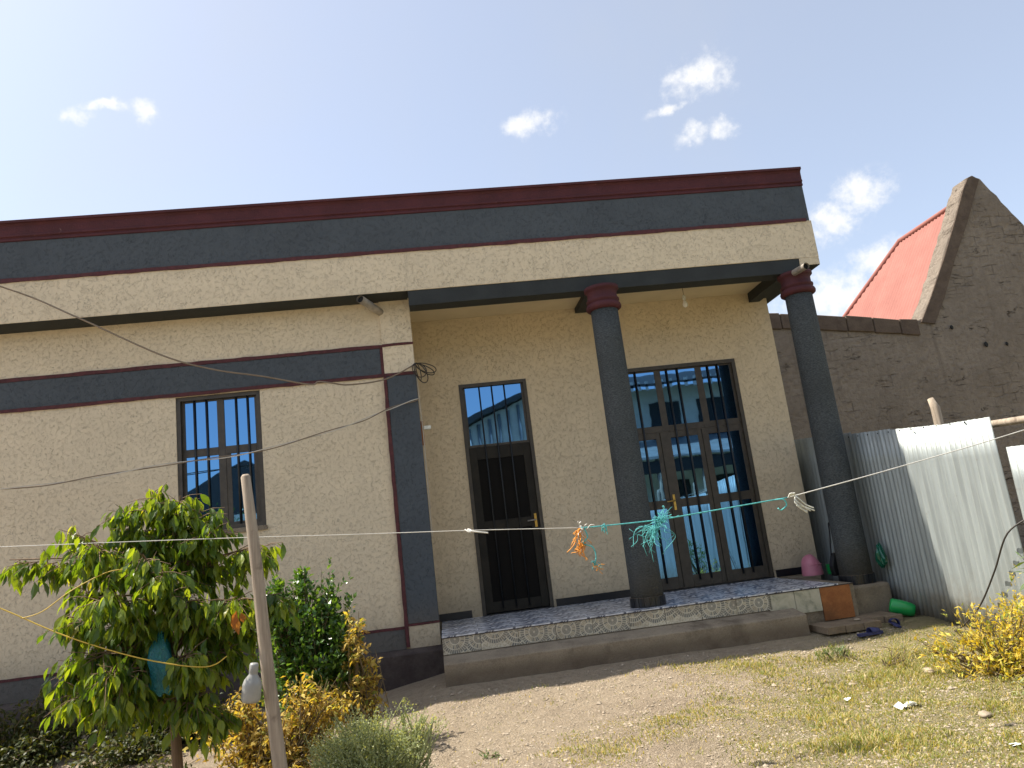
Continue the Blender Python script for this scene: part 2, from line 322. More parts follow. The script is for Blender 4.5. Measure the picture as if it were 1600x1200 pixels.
def leafmat(name, stops, rough=.45, trans=.35, spec=.4):
    m, t, b, out = newmat(name)
    g = t.add('ShaderNodeNewGeometry'); r = t.m('FRACT', t.m('ADD', g.outputs['Random Per Island'], t.add('ShaderNodeObjectInfo').outputs['Random']))
    c = t.ramp(r, stops); t.set(b.inputs['Base Color'], c); b.inputs['Roughness'].default_value = rough; b.inputs['Specular IOR Level'].default_value = spec
    tr = t.add('ShaderNodeBsdfTranslucent'); t.set(tr.inputs[0], t.mix(1., c, (2.3, 2.0, .5), 'MULTIPLY'))
    mx = t.add('ShaderNodeMixShader', {0: trans}); t.l.new(b.outputs[0], mx.inputs[1]); t.l.new(tr.outputs[0], mx.inputs[2]); t.l.new(mx.outputs[0], out.inputs[0]); return m
M['ficus'] = leafmat('ficus leaf', [(0, (.045, .09, .014)), (.35, (.085, .15, .018)), (.75, (.17, .235, .025)), (.97, (.22, .29, .035)), (1, (.30, .29, .05))], .33, .5, .5)
M['citrus'] = leafmat('dark glossy leaf', [(0, (.03, .075, .015)), (.5, (.06, .135, .023)), (1, (.13, .23, .045))], .28, .3, .6)
M['yellowleaf'] = leafmat('yellowed leaf', [(0, (.16, .10, .04)), (.3, (.38, .27, .07)), (.65, (.55, .43, .13)), (.85, (.36, .34, .08)), (1, (.14, .17, .03))], .65, .3, .2)
M['goldleaf'] = leafmat('golden leaf', [(0, (.30, .22, .06)), (.3, (.52, .42, .06)), (.6, (.64, .52, .10)), (.8, (.34, .36, .07)), (1, (.15, .20, .04))], .55, .3, .3)
M['weed'] = leafmat('pale weed leaf', [(0, (.20, .25, .11)), (.6, (.33, .37, .19)), (1, (.52, .54, .36))], .8, .3, .15)
M['shade'] = leafmat('shade darkened leaf', [(0, (.03, .045, .012)), (.6, (.05, .065, .015)), (1, (.09, .085, .02))], .5, .3, .3)  # leaf tones darkened to carry the shade along the house wall
M['oleander'] = leafmat('long narrow leaf', [(0, (.06, .11, .03)), (1, (.16, .23, .07))], .4, .3, .4)
M['deadleaf'] = leafmat('dead leaf', [(0, (.32, .12, .04)), (1, (.42, .2, .06))], .7, .3, .1)
M['grass'] = leafmat('dry short grass', [(0, (.15, .19, .05)), (.4, (.25, .27, .09)), (.7, (.40, .35, .16)), (1, (.55, .46, .26))], .8, .3, .1)
def dirt():
    m, t, b, _ = newmat('bare earth'); P = t.add('ShaderNodeNewGeometry').outputs['Position']
    n = t.noise(P, .9, 8, .65); f = t.noise(P, 14, 8, .72); g = t.noise(P, 60, 5, .7)
    c = t.mix(t.sm(n, .32, .68), (.53, .43, .31), (.43, .34, .245)); c = t.mix(t.sm(f, .42, .72, 0, .5), c, (.24, .185, .13)); c = t.mix(t.sm(g, .55, .7, 0, .5), c, (.50, .43, .33))
    s = t.add('ShaderNodeSeparateXYZ', {0: P}); gm = t.sm(t.m('ADD', t.m('ADD', t.m('MULTIPLY', s.outputs[0], .5), t.m('MULTIPLY', s.outputs[1], -.30)), t.m('MULTIPLY', n, 1.6)), 2.4, 3.3)
    c = t.mix(t.m('MULTIPLY', gm, .7), c, t.mix(t.sm(f, .4, .6), (.25, .24, .10), (.38, .32, .17)))
    t.set(b.inputs['Base Color'], c); b.inputs['Roughness'].default_value = 1; b.inputs['Specular IOR Level'].default_value = .1
    t.l.new(t.bump(t.m('ADD', t.m('MULTIPLY', f, 1.4), g), 1., .055), b.inputs['Normal']); return m
M['dirt'] = dirt()
M['stone'] = concrete('pale stone', (.42, .355, .27), (.33, .27, .20), (.2, .16, .11), 12, .004)
M['pink'] = plain('pink plastic', (.62, .22, .29), .38, 0, .06, 6); M['green'] = plain('green plastic', (.012, .30, .07), .3, 0, .1, 6); M['greendark'] = plain('dark green bag film', (.01, .10, .06), .25, 0, .4, 18)
M['blackplastic'] = plain('black bag', (.012, .012, .013), .45, 0, .3, 10); M['navy'] = plain('navy foam rubber', (.025, .03, .11), .7, 0, .15, 10); M['paper'] = plain('white paper scrap', (.82, .82, .78), .9, 0, .06, 20)
M['bottle'] = plain('milky plastic', (.30, .30, .28), .35, 0, .12, 8); M['bluebag'] = None
def film():
    m, t, b, out = newmat('thin teal bag film'); P = t.add('ShaderNodeNewGeometry').outputs['Position']
    b.inputs['Base Color'].default_value = (.05, .27, .32, 1); b.inputs['Roughness'].default_value = .3
    t.l.new(t.bump(t.noise(P, 40, 4), .6, .01), b.inputs['Normal'])
    tr = t.add('ShaderNodeBsdfTransparent', {0: (.35, .75, .8, 1)}); mx = t.add('ShaderNodeMixShader', {0: .55}); t.l.new(b.outputs[0], mx.inputs[1]); t.l.new(tr.outputs[0], mx.inputs[2]); t.l.new(mx.outputs[0], out.inputs[0]); return m
M['bluebag'] = film()
M['whitewash'] = plain('whitewashed wall', (.62, .58, .50), .9, 0, .12, 1.5); M['tin'] = plain('tin roof', (.34, .34, .33), .5, .3, .2, 3); M['dim'] = plain('dark fill', (.03, .03, .03), .8)  # dim: near-black colour carries the unlit rooms and the veranda's eave shadow
M['bulb'] = plain('frosted bulb', (.75, .72, .64), .2, 0, .03)

# ------------------------------------------------------------------ ground
def axis(lo, hi, step, far, g=1.35):
    a = list(np.arange(lo, hi + step / 2, step)); d = step; x = a[-1]
    while x < far: d *= g; x += d; a.append(x)
    d = step; x = a[0]
    while x > -far: d *= g; x -= d; a.insert(0, x)
    return np.array(a)
gx = axis(-5, 5.2, .05, 450); gy = axis(-5.2, -.5, .05, 450)
X, Y = np.meshgrid(gx, gy); Z = gz(X, Y)
def vnoise(X, Y, s, seed):
    r = np.random.default_rng(seed).random((128, 128)); x = X / s; y = Y / s; i = np.floor(x).astype(int); j = np.floor(y).astype(int); u = x - i; v = y - j
    u = u * u * (3 - 2 * u); v = v * v * (3 - 2 * v); R_ = lambda a, b: r[a % 128, b % 128]
    return (R_(i, j) * (1 - u) + R_(i + 1, j) * u) * (1 - v) + (R_(i, j + 1) * (1 - u) + R_(i + 1, j + 1) * u) * v - .5
near = np.clip(1.5 - np.maximum(np.abs(X) / 8, np.abs(Y + 3) / 6), 0, 1)
bumpz = .05 * vnoise(X, Y, .9, 1) + .03 * vnoise(X, Y, .31, 2) + .028 * vnoise(X, Y, .12, 3)
def ghf(x, y): return gz(x, y) + (.05 * vnoise(x, y, .9, 1) + .03 * vnoise(x, y, .31, 2) + .028 * vnoise(x, y, .12, 3)) * np.clip((-.9 - y) / .5, .25, 1)
Z = Z + bumpz * near * np.clip((-.9 - Y) / .5, .25, 1)
ny, nx = X.shape; idx = np.arange(ny * nx).reshape(ny, nx)
F = np.stack([idx[:-1, :-1], idx[:-1, 1:], idx[1:, 1:], idx[1:, :-1]], -1).reshape(-1, 4)
tag(put('ground', npmesh('ground', np.stack([X, Y, Z], -1).reshape(-1, 3), F, True), M['dirt']), kind='structure')

# ------------------------------------------------------------------ the house
XP0, XP1 = -.616, -.268          # pilaster
ZS, ZG, ZT = 3.847, 4.335, 5.047   # parapet: underside, cream/grey line, top
YP, YB, YF = -.335, .914, -.688
XE, XR, XL = 4.838, 4.68, -9.
house = empty('house', (0, 0, -.43), 'single storey cream and slate grey house with maroon cornice and columned porch', 'house')
WX0, WX1, WZ0, WZ1 = -2.995, -2.058, 1.364, 2.91
w = MB(); w.box(XL, WX0, 0, .25, -.7, ZS).box(WX1, XP1, 0, .25, -.7, ZS).box(WX0, WX1, 0, .25, -.7, WZ0).box(WX0, WX1, 0, .25, WZ1, ZS)
w.build('wall', M['cream'], house)
box(XP1 - .25, XP1 - .002, .252, YB + .2, -.7, ZS).build('return_wall', M['cream2'], house)
# porch back wall with two openings
D0, D1, DZ = .27, 1.163, 2.93; E0, E1, EZ = 2.42, 4.056, 2.927
w = MB()
for a, b in ((XP1, D0), (D1, E0), (E1, XR)): w.box(a, b, YB, YB + .22, -.3, ZS)
w.box(D0, D1, YB, YB + .22, DZ, ZS).box(E0, E1, YB, YB + .22, EZ, ZS)
tag(w.build('porch_wall', M['cream2'], house), 'warm cream stuccoed back wall of the porch')
box(XR - .25, XR - .001, YB + .222, 8, -.7, ZS).build('side_wall', M['cream'], house)
# bands and trim
Z1, Z2 = 3.30, 2.935
def trim(name, mat, *a):
    if name != 'maroon_line': return box(*a).build(name, M[mat], house, bevel=.004)
    x0, x1, y0, y1, z0, z1 = a; j = lambda: random.uniform(-.0045, .0045)
    if x1 - x0 > z1 - z0:
        n = max(3, int((x1 - x0) / .12)); xs = [x0 + (x1 - x0) * i / n for i in range(n + 1)]; return MB().prism([(x, z0 + j()) for x in xs] + [(x, z1 + j()) for x in xs[::-1]], 'y', y0, y1).build(name, M[mat], house)
    n = max(3, int((z1 - z0) / .12)); zs = [z0 + (z1 - z0) * i / n for i in range(n + 1)]; return MB().prism([(x0 + j(), z) for z in zs] + [(x1 + j(), z) for z in zs[::-1]], 'y', y0, y1).build(name, M[mat], house)
trim('grey_band', 'grey', XL, XP0 - .035, -.012, .001, Z2 + .02, Z1 - .03)
trim('maroon_line', 'maroonline', XL, XP0, -.02, .001, Z1 - .03, Z1 + .012); trim('maroon_line', 'maroonline', XL, XP0, -.02, .001, Z2 - .018, Z2 + .02)
trim('maroon_line', 'maroonline', XP0 - .035, XP0, -.018, .001, Z2 + .02, Z1 - .03)
# pilaster
trim('pilaster', 'cream', XP0, XP1 + .012, -.03, .0, Z2 + .0, ZS); trim('pilaster_panel', 'grey', XP0 + .02, XP1 + .014, -.033, .0, .11, Z2 - .02)
trim('maroon_line', 'maroonline', XP0, XP1 + .016, -.038, .0, Z2 - .02, Z2 + .02); trim('maroon_line', 'maroonline', XP0 - .001, XP1 + .016, -.038, -.03, Z1 - .02, Z1 + .012)
trim('maroon_line', 'maroonline', XP0 - .022, XP0 + .02, -.038, .0, -.13, Z2 - .02); trim('maroon_line', 'maroonline', XP0 + .02, XP1 + .016, -.036, .0, .085, .11)
trim('pilaster_foot', 'cream', XP0 + .02, XP1 + .012, -.031, .0, -.15, .085)
trim('plinth_band', 'grey', XL, XP0 - .022, -.014, .001, -.15, .065); trim('maroon_line', 'maroonline', XL, XP0 - .022, -.018, .001, .065, .092)
MB().prism([(.0, -.75), (-.17, -.75), (-.15, -.19), (-.045, -.15), (.0, -.15)], 'x', XL, XP1 + .03).build('plinth', M['plinth'], house, bevel=.008)
# parapet
trim('fascia', 'cream', XL, XE, YP, YP + .16, ZS, ZG); trim('grey_band', 'grey', XL, XE - .02, YP + .001, YP + .16, ZG + .0, ZT - .24)
trim('maroon_line', 'maroonline', XL, XE - .07, YP - .014, YP, ZG - .012, ZG + .03)
trim('fascia_return', 'cream', XE - .16, XE - .001, YP + .162, 8, ZS, ZG); trim('grey_return', 'grey', XE - .17, XE - .022, YP + .162, 8, ZG, ZT - .24)
prof = [(.16, -.24), (-.002, -.24), (-.012, -.235), (-.012, -.215), (-.004, -.205), (-.004, -.195), (-.02, -.185), (-.02, -.165), (-.012, -.155), (-.014, -.06), (-.03, -.035), (-.05, -.03), (-.05, 0), (.16, 0)]
MB().prism([(YP + a, ZT + b) for a, b in prof], 'x', XL, XE - .015).build('cornice', M['maroon'], house)
MB().prism([(XE - .18, ZT - .24), (XE - .022, ZT - .24), (XE - .012, ZT - .2), (XE - .012, ZT - .04), (XE + .005, ZT - .03), (XE + .005, ZT), (XE - .18, ZT)], 'y', YP + .161, 8).build('cornice_return', M['maroon'], house)
box(XL, XE - .17, YP + .162, 8, ZS + .06, ZS + .18).build('roof_slab', M['concrete'], house)
# overhang underside, porch beam and ceiling
trim('soffit', 'soffit', XL, XP1 + .012, YP + .002, -.001, ZS - .006, ZS - .001)
trim('beam', 'soffit', XP1 + .014, 4.575, YP + .008, -.09, 3.665, ZS - .001)
trim('cross_beam', 'soffit', 1.95, 2.20, -.089, YB - .001, 3.765, ZS - .012); trim('cross_beam', 'soffit', 4.42, 4.574, -.089, YB - .001, 3.70, ZS - .012)
trim('beam_end', 'cream', 4.577, XE - .003, YP + .001, YB + .4, 3.752, ZS - .001); trim('soffit', 'soffit', 4.58, XE - .006, YP + .004, YB + .39, 3.744, 3.751)
trim('ceiling', 'ceiling', XP1, 4.576, -.088, YB - .0005, ZS - .011, ZS - .002)
# porch base, step, floor tiles
box(XP1 + .03, 4.22, YF + .012, YB, -.75, -.012).build('porch_base', M['concrete'], house)
MB().prism([(YF + .011, -.75), (-1.0, -.75), (-.965, -.235), (-.94, -.222), (YF + .011, -.185)], 'x', XP1 + .03, 3.5).build('step', M['stepc'], house, bevel=.006)
ft = box(-.1935, .1935, -.1985, .1985, -.012, 0).mesh('floor_tile'); ft.materials.append(M['floortile'])
for i in range(12):
    for j in range(4):
        x = XP1 + .03 + .194 + i * .39; y = YF + .2 + j * .401
        if x < 4.1: put('floor_tile', ft, None, house, (x, y, 0))
rt = box(-.193, .193, 0, .012, -.078, .078).mesh('riser_tile'); rt.materials.append(M['fantile'])
for i in range(9): put('riser_tile', rt, None, house, (XP1 + .03 + .195 + i * .39, YF, -.098))
box(XP1 + .03, 4.22, YF - .006, YF + .012, -.0195, -.0125).build('floor_edge', M['plinth'], house)
m_t = box(-.143, .143, 0, .012, -.115, .115).mesh('riser_tile'); m_t.materials.append(M['marble'])
for i in range(2): put('riser_tile', m_t, None, house, (3.39 + i * .292, YF, -.138))
tag(put('riser_tile', box(3.83, 4.17, YF - .003, YF + .012, -.36, -.022).mesh('riser_tile'), M['browntile'], house), 'brown ceramic tile at the right end of the porch riser')
# skirting
for a, b in ((XP1 + .0, .14), (D1 + .03, E0 - .02), (E1 + .03, XR - .002)): box(a + .003, b, YB - .014, YB + .0, .001, .09).build('skirting', M['black'], house)
# columns
def column(x, y, zb, label):
    c = MB(); zt = 3.47
    c.lathe([(.178, zb + .10), (.176, zb + .5), (.170, 1.8), (.163, 3.0), (.160, zt)], (x, y, 0), 40)
    col = tag(c.build('column', M['greycol'], house), label)
    MB().lathe([(.165, 3.38), (.185, 3.385), (.205, 3.40), (.21, 3.425), (.20, 3.452), (.178, 3.462), (.178, 3.475), (.195, 3.49), (.195, 3.51), (.176, 3.525), (.176, 3.60), (.19, 3.615), (.205, 3.63), (.205, 3.6645)], (x, y, 0), 40).build('capital', M['maroon'], col)
    n = 20; t = MB().prism([(.1815 * math.cos(a) if r == 0 else .196 * math.cos(a), .1815 * math.sin(a) if r == 0 else .196 * math.sin(a)) for r, a in ((0, -.145), (1, -.145), (1, 0), (1, .145), (0, .145))], 'z', 0, .10).mesh('base_tile'); t.materials.append(M['black'])
    MB().lathe([(.185, 0), (.185, .102)], (x, y, zb), 32).build('base_grout', M['slab'], col)
    for k in range(n):
        o = put('base_tile', t, None, col, (x, y, zb + .001)); o.rotation_euler.z = 2 * math.pi * k / n
    return col
column(2.025, -.36, .0, 'slate grey round porch column between the two doors'); column(4.505, -.27, -.07, 'slate grey round porch column at the fence corner')
MB().prism([(4.224, -.52), (4.74, -.52), (4.76, -.1), (4.70, .0), (4.224, .0)], 'z', -.75, -.072).build('pedestal', M['concrete'], house, bevel=.03)
# window
win = box(WX0, WX1, .02, .06, WZ1 - .045, WZ1).build('window', M['frame'], house)
f = MB(); y0, y1 = .05, .10
f.box(WX0, WX0 + .045, .012, .06, WZ0, WZ1 - .045).box(WX1 - .045, WX1, .012, .06, WZ0, WZ1 - .045).box(WX0 + .045, WX1 - .045, .012, .06, WZ0, WZ0 + .045)
f.build('frame', M['frame'], win)
f = MB(); a, b, c, d = WX0 + .045, WX1 - .045, WZ0 + .045, WZ1 - .045
f.box(a, a + .035, .062, .10, c, d).box(b - .035, b, .062, .10, c, d).box(-2.56, -2.48, .060, .10, c, d)
for p, q in ((a + .035, -2.56), (-2.48, b - .035)): f.box(p, q, .062, .10, 2.215, 2.305).box(p, q, .062, .10, c, c + .035).box(p, q, .062, .10, d - .02, d)
f.box(-2.479, -2.425, .064, .10, c + .035, 2.215).box(b - .07, b - .035, .064, .10, c + .035, 2.215)
f.build('sash', M['frame'], win, bevel=.003)
for p, q in ((a + .036, -2.561), (-2.479, b - .036)):
    for r, s in ((c + .036, 2.214), (2.306, d - .021)): o = box(p, q, .072, .076, r, s).build('pane', M['glass'], win); o.rotation_euler = (0, 0, 0)
for x in (-2.81, -2.675, -2.345, -2.215): MB().tube([(x, .0525, WZ0 + .02), (x, .0525, WZ1 - .02)], .0115, 8).build('grille_bar', M['bar'], win)
box(WX0 - .01, WX1 + .01, -.022, .0, WZ0 - .05, WZ0 - .002).build('sill', M['concrete'], win)
# single door
g = YB
f = MB().box(D0, D0 + .045, g - .012, g + .06, 0, DZ - .045).box(D1 - .045, D1, g - .012, g + .06, 0, DZ - .045).box(D0, D1, g - .012, g + .06, DZ - .045, DZ)
door = tag(f.build('door', M['frame'], house), 'narrow dark metal door with barred blue transom')
a, b = D0 + .046, D1 - .046
f = MB().box(a, a + .10, g + .02, g + .055, .02, 2.09).box(b - .10, b, g + .02, g + .055, .02, 2.09).box(a + .10, b - .10, g + .02, g + .055, 1.93, 2.09).box(a + .10, b - .10, g + .02, g + .055, 1.02, 1.14).box(a + .10, b - .10, g + .02, g + .055, .02, .15)
f.build('door_leaf', M['framedark'], door, bevel=.003)
for p, q in ((.151, 1.019), (1.141, 1.929)): box(a + .101, b - .101, g + .032, g + .05, p, q).build('door_panel', M['panel'], door)
MB().box(a, a + .03, g + .02, g + .05, 2.12, 2.88).box(b - .03, b, g + .02, g + .05, 2.12, 2.88).box(a, b, g + .018, g + .05, 2.091, 2.12).build('transom_frame', M['frame'], door)
box(a + .031, b - .031, g + .026, g + .030, 2.121, 2.879).build('pane', M['glass'], door)
for x in (.535, .70, .865): MB().tube([(x, g + .009, .06), (x, g + .009, 2.9)], .0095, 8).build('grille_bar', M['bar'], door)
MB().box(1.055, 1.085, g + .012, g + .02, 1.0, 1.17).build('lock_plate', M['brass'], door); MB().tube([(1.07, g + .015, 1.09), (1.07, g - .035, 1.09), (.96, g - .035, 1.085)], .009, 8).build('handle', M['steel'], door)
box(D0, D1, g - .02, g + .06, -.004, .012).build('threshold', M['black'], door)
# glazed double door with sidelights
f = MB().box(E0, E0 + .05, g - .012, g + .06, 0, EZ - .05).box(E1 - .05, E1, g - .012, g + .06, 0, EZ - .05).box(E0, E1, g - .012, g + .06, EZ - .05, EZ)
dd = tag(f.build('double_door', M['frame'], house), 'wide barred glazed door with blue panes')
a, b = E0 + .051, E1 - .051; f = MB(); ya, yb = g + .02, g + .056
cols_u = [(2.51, 2.91), (3.0, 3.485), (3.575, 3.97)]; cols_l = [(2.535, 2.80), (3.0, 3.375), (3.525, 3.95)]
def lattice(f, cols, rows, z0, z1):
    xs = [a] + [v for c in cols for v in c] + [b]
    for i in range(0, len(xs), 2): f.box(xs[i], xs[i + 1], ya, yb, z0, z1)
    zs = [z0] + [v for r in rows for v in r] + [z1]
    for c in cols:
        for i in range(0, len(zs), 2): f.box(c[0], c[1], ya + .002, yb, zs[i], zs[i + 1])
    for c in cols:
        for r in rows: box(c[0] + .001, c[1] - .001, g + .027, g + .031, r[0] + .001, r[1] - .001).build('pane', M['glass'], dd)
lattice(f, cols_u, [(2.115, 2.855)], 2.03, EZ - .051); lattice(f, cols_l, [(.165, 1.03), (1.14, 1.945)], .015, 2.029)
f.build('sash', M['frame'], dd, bevel=.003)
for x in (2.86, 3.435): MB().box(x - .006, x + .006, ya - .004, ya, .03, 2.02).build('meeting_strip', M['framedark'], dd)
for x in (2.51, 2.645, 3.085, 3.235, 3.665, 3.80): MB().tube([(x, g + .006, .10), (x, g + .006, 2.90)], .0125, 8).build('grille_bar', M['bar'], dd)
MB().box(2.895, 2.925, ya - .012, ya - .005, 1.0, 1.2).build('lock_plate', M['brass'], dd); MB().tube([(2.91, ya - .01, 1.12), (2.91, ya - .055, 1.12), (2.80, ya - .055, 1.115)], .009, 8).build('handle', M['brass'], dd)
box(E0, E1, g - .02, g + .06, -.004, .012).build('threshold', M['black'], dd)
# near-black sheet paints in the unlit rooms behind the panes
box(XL, XR - .26, YB + .3, YB + .32, -.4, ZS).build('dark_backing', M['dim'], house)
# rain spouts
def spout(p, q, r, lab):
    o = tag(MB().tube([p, q], r, 16, cap=False).build('rain_spout', M['steel'], house), lab)
    d = (Vector(q) - Vector(p)).normalized(); e = Vector(q) - d * .03
    MB().tube([Vector(p), e], r * .9, 16).build('spout_dark_plug', M['darkinside'], o)  # near-black plug paints the shade in the pipe mouth
spout((-.60, .0, 3.715), (-.80, -.42, 3.765), .045, 'steel rain spout above the pilaster'); spout((4.42, -.44, 3.63), (4.44, -.70, 3.615), .04, 'steel rain spout at the right porch column')
# hanging bulb
b_ = empty('hanging_bulb', (3.27, .3, 3.5), 'bare light bulb hanging from the porch ceiling', 'light bulb')
MB().tube([(3.27, .3, 3.83), (3.272, .3, 3.70)], .004, 6).build('cord', M['wiretan'], b_); MB().lathe([(.014, 3.70), (.02, 3.69), (.022, 3.65), (.018, 3.635)], (3.272, .3, 0), 16).build('socket', M['whiterag'], b_)
MB().lathe([(.014, 3.635), (.02, 3.615), (.032, 3.585), (.033, 3.565), (.026, 3.545), (.012, 3.535), (.002, 3.533)], (3.272, .3, 0), 20).build('glass', M['bulb'], b_)

# ------------------------------------------------------------------ mud brick neighbour with red roof
nb = empty('mud_house', (10, 5, -.4), 'brown mud plastered house with tall gable and red metal roof', 'house')
out = [(5.0, -.5), (5.0, 4.66), (6.0, 4.69), (6.77, 4.61), (7.3, 4.56), (8.42, 4.40), (9.2, 4.28), (9.75, 4.20), (9.93, 4.24), (10.2, 4.66), (10.7, 5.5), (11.15, 6.3), (11.5, 6.95), (11.68, 7.22), (11.83, 7.27), (12.0, 7.18), (12.7, 6.08), (13.6, 4.6), (14.6, 3.2), (14.6, -.5)]
jit = []
for (x0, z0), (x1, z1) in zip(out, out[1:]):
    n = max(1, int(math.hypot(x1 - x0, z1 - z0) / .16))
    for k in range(n): t = k / n; jit.append((x0 + (x1 - x0) * t + random.uniform(-.018, .018), z0 + (z1 - z0) * t + random.uniform(-.018, .018)))
jit.append(out[-1])
MB().prism(jit, 'y', 5.0, 5.45).build('gable_wall', M['mud'], nb, bevel=.03)
rk = [(9.85, 4.16), (10.2, 4.66), (10.7, 5.5), (11.15, 6.3), (11.5, 6.95), (11.68, 7.22), (11.80, 7.26)]
MB().prism([(x + random.uniform(-.01, .01), z) for x, z in rk] + [(x + .26 + random.uniform(-.03, .03), z - .06) for x, z in rk[::-1]][1:-1] + [(10.15, 4.1)], 'y', 4.965, 5.0).build('rake_band', M['mud2'], nb, bevel=.01)
cx_ = 5.6
while cx_ < 9.7:
    wd = random.uniform(.5, .85); zt_ = lambda x: float(np.interp(x, [5, 6, 6.77, 7.3, 8.42, 9.2, 9.75], [4.66, 4.69, 4.61, 4.56, 4.40, 4.28, 4.20])); x1 = min(cx_ + wd, 9.8)
    MB().prism([(cx_, zt_(cx_) - .30), (x1 - .012, zt_(x1) - .30 + random.uniform(-.02, .02)), (x1 - .012, zt_(x1) + .02 + random.uniform(-.015, .015)), (cx_, zt_(cx_) + .02 + random.uniform(-.015, .015))], 'y', 4.955, 5.36).build('coping_block', M['mud2'], nb, bevel=.02); cx_ = x1
# roof sheets on the left slope: (x along slope, y along ridge)
def roof_sheet(y0, y1):
    V = []; Fq = []; n = max(4, int((y1 - y0) / .02)); top = Vector((11.74, 0, 6.88)); low = Vector((9.3, 0, 2.94)); nrm = Vector((-.85, 0, .527))
    for i in range(n + 1):
        y = y0 + (y1 - y0) * i / n; h = .011 * math.cos(2 * math.pi * y / .12); t0 = 0 if y < 7.6 else (y - 7.6) / 4.6
        for t in (t0, 1): V.append(top.lerp(low, t) + Vector((0, y, 0)) + nrm * h)
    for i in range(n): Fq.append((2 * i, 2 * i + 1, 2 * i + 3, 2 * i + 2))
    return npmesh('roof_sheet', [tuple(v) for v in V], Fq, True)
ys = [5.1, 5.96, 6.82, 7.68, 8.54, 9.40, 10.26, 11.12, 11.98]
for a, b in zip(ys, ys[1:]): put('roof_sheet', roof_sheet(a, b + .03), M['roofred'], nb)
MB().tube([(11.74, 5.3, 6.90), (11.74, 7.62, 6.90)], .06, 8).build('ridge_cap', M['roofred'], nb); MB().tube([(11.74, 7.6, 6.90), (10.52, 9.9, 4.93), (9.3, 12.2, 2.96)], .06, 8).build('hip_cap', M['roofred'], nb)
MB().poly([(11.76, 5.3, 6.85), (14.2, 5.3, 2.9), (14.2, 12.2, 2.9), (11.76, 7.6, 6.85)]).poly([(11.76, 7.6, 6.85), (14.2, 12.2, 2.9), (9.3, 12.2, 2.9)]).build('roof_back', M['roofred'], nb)
for x, z, r in ((8.05 + 3.1, 2.98 + .6, .06), (11.6, 3.55, .045), (10.5, 4.0, .05)): MB().lathe([(r, 0), (r * .7, .01)], (0, 0, 0), 9).build('putlog_shade_disc', M['darkinside'], nb, (x, 4.985, z)).rotation_euler = (math.pi / 2, 0, .3)  # flat dark discs on the wall stand in for shade inside holes

# ------------------------------------------------------------------ corrugated fence
fence = empty('corrugated_fence', (4.88, -2, -.5), 'galvanised corrugated sheet fence leaning beside the right porch column', 'fence')
def fence_sheet(y0, y1, zt0, zt1, x, lean):
    wdt = abs(y1 - y0); n = int(wdt / .0125); m_ = 6; V = []; Fq = []
    ph = random.random() * 6
    for i in range(n + 1):
        y = y0 + (y1 - y0) * i / n; s = .013 * math.cos(2 * math.pi * (y - y0) / .076); zb = float(gz(4.85, y)) - .04 + random.uniform(-.01, .01)
        zt = zt0 + (zt1 - zt0) * i / n + random.uniform(-.003, .003)
        for j in range(m_ + 1):
            t = j / m_; z = zb + (zt - zb) * t; V.append((x + s + lean * (t - .5) + .005 * math.sin(3 * y + ph + 4 * t) + .003 * math.sin(11 * y + 7 * t), y, z))
    for i in range(n):
        for j in range(m_): q = i * (m_ + 1) + j; Fq.append((q, q + m_ + 1, q + m_ + 2, q + 1))
    o = put('sheet', npmesh('sheet', V, Fq, True), M['galv'], fence); s_ = o.modifiers.new('th', 'SOLIDIFY'); s_.thickness = .002; return o
sheets = [(3.4, 2.5, 1.9, 1.86, 4.96, 0), (2.55, 1.65, 1.86, 1.82, 4.95, 0), (1.70, .80, 1.80, 1.73, 4.93, .02), (.86, -.05, 1.72, 1.66, 4.90, .02), (-.0, -.90, 1.645, 1.575, 4.87, .03), (-.85, -1.74, 1.57, 1.49, 4.855, .03), (-1.71, -2.47, 1.485, 1.445, 4.822, .03),
          (-2.49, -3.35, 1.16, 1.12, 4.88, .04), (-3.3, -4.2, 1.30, 1.27, 4.86, .02), (-4.15, -5.05, 1.28, 1.3, 4.87, .02), (-5.0, -5.9, 1.36, 1.32, 4.86, -.02), (-5.85, -6.75, 1.3, 1.26, 4.87, .0), (-6.7, -7.6, 1.33, 1.3, 4.86, 0.02), (-7.55, -8.45, 1.25, 1.28, 4.88, .02), (-8.4, -9.3, 1.3, 1.25, 4.86, 0), (-9.25, -10.15, 1.25, 1.2, 4.87, 0)]
for s in sheets: fence_sheet(*s)
for y, zt in ((-1.56, 1.78), (-4.1, 1.55), (-6.6, 1.6), (-9.2, 1.5)):
    MB().tube([(5.0, y, -.8), (4.985, y - .01, .5), (4.99, y - .02, zt - .1), (4.98, y + .01, zt)], [.05, .047, .045, .03], 9).build('post', M['pole'], fence)
MB().tube([(4.985, -1.6, 1.41), (4.98, -2.2, 1.395), (4.97, -2.7, 1.37), (4.97, -4.1, 1.28)], [.036, .034, .033, .03], 9).build('rail', M['pole'], fence)
for y in np.arange(-.15, -2.4, -.2): MB().lathe([(.009, 0), (.006, .006), (.001, .009)], (0, 0, 0), 8).build('nail_head', M['darkinside'], fence, (4.835 + .0 * y, y, 1.52 + (y + 1.2) * .075)).rotation_euler = (0, -math.pi / 2, 0)

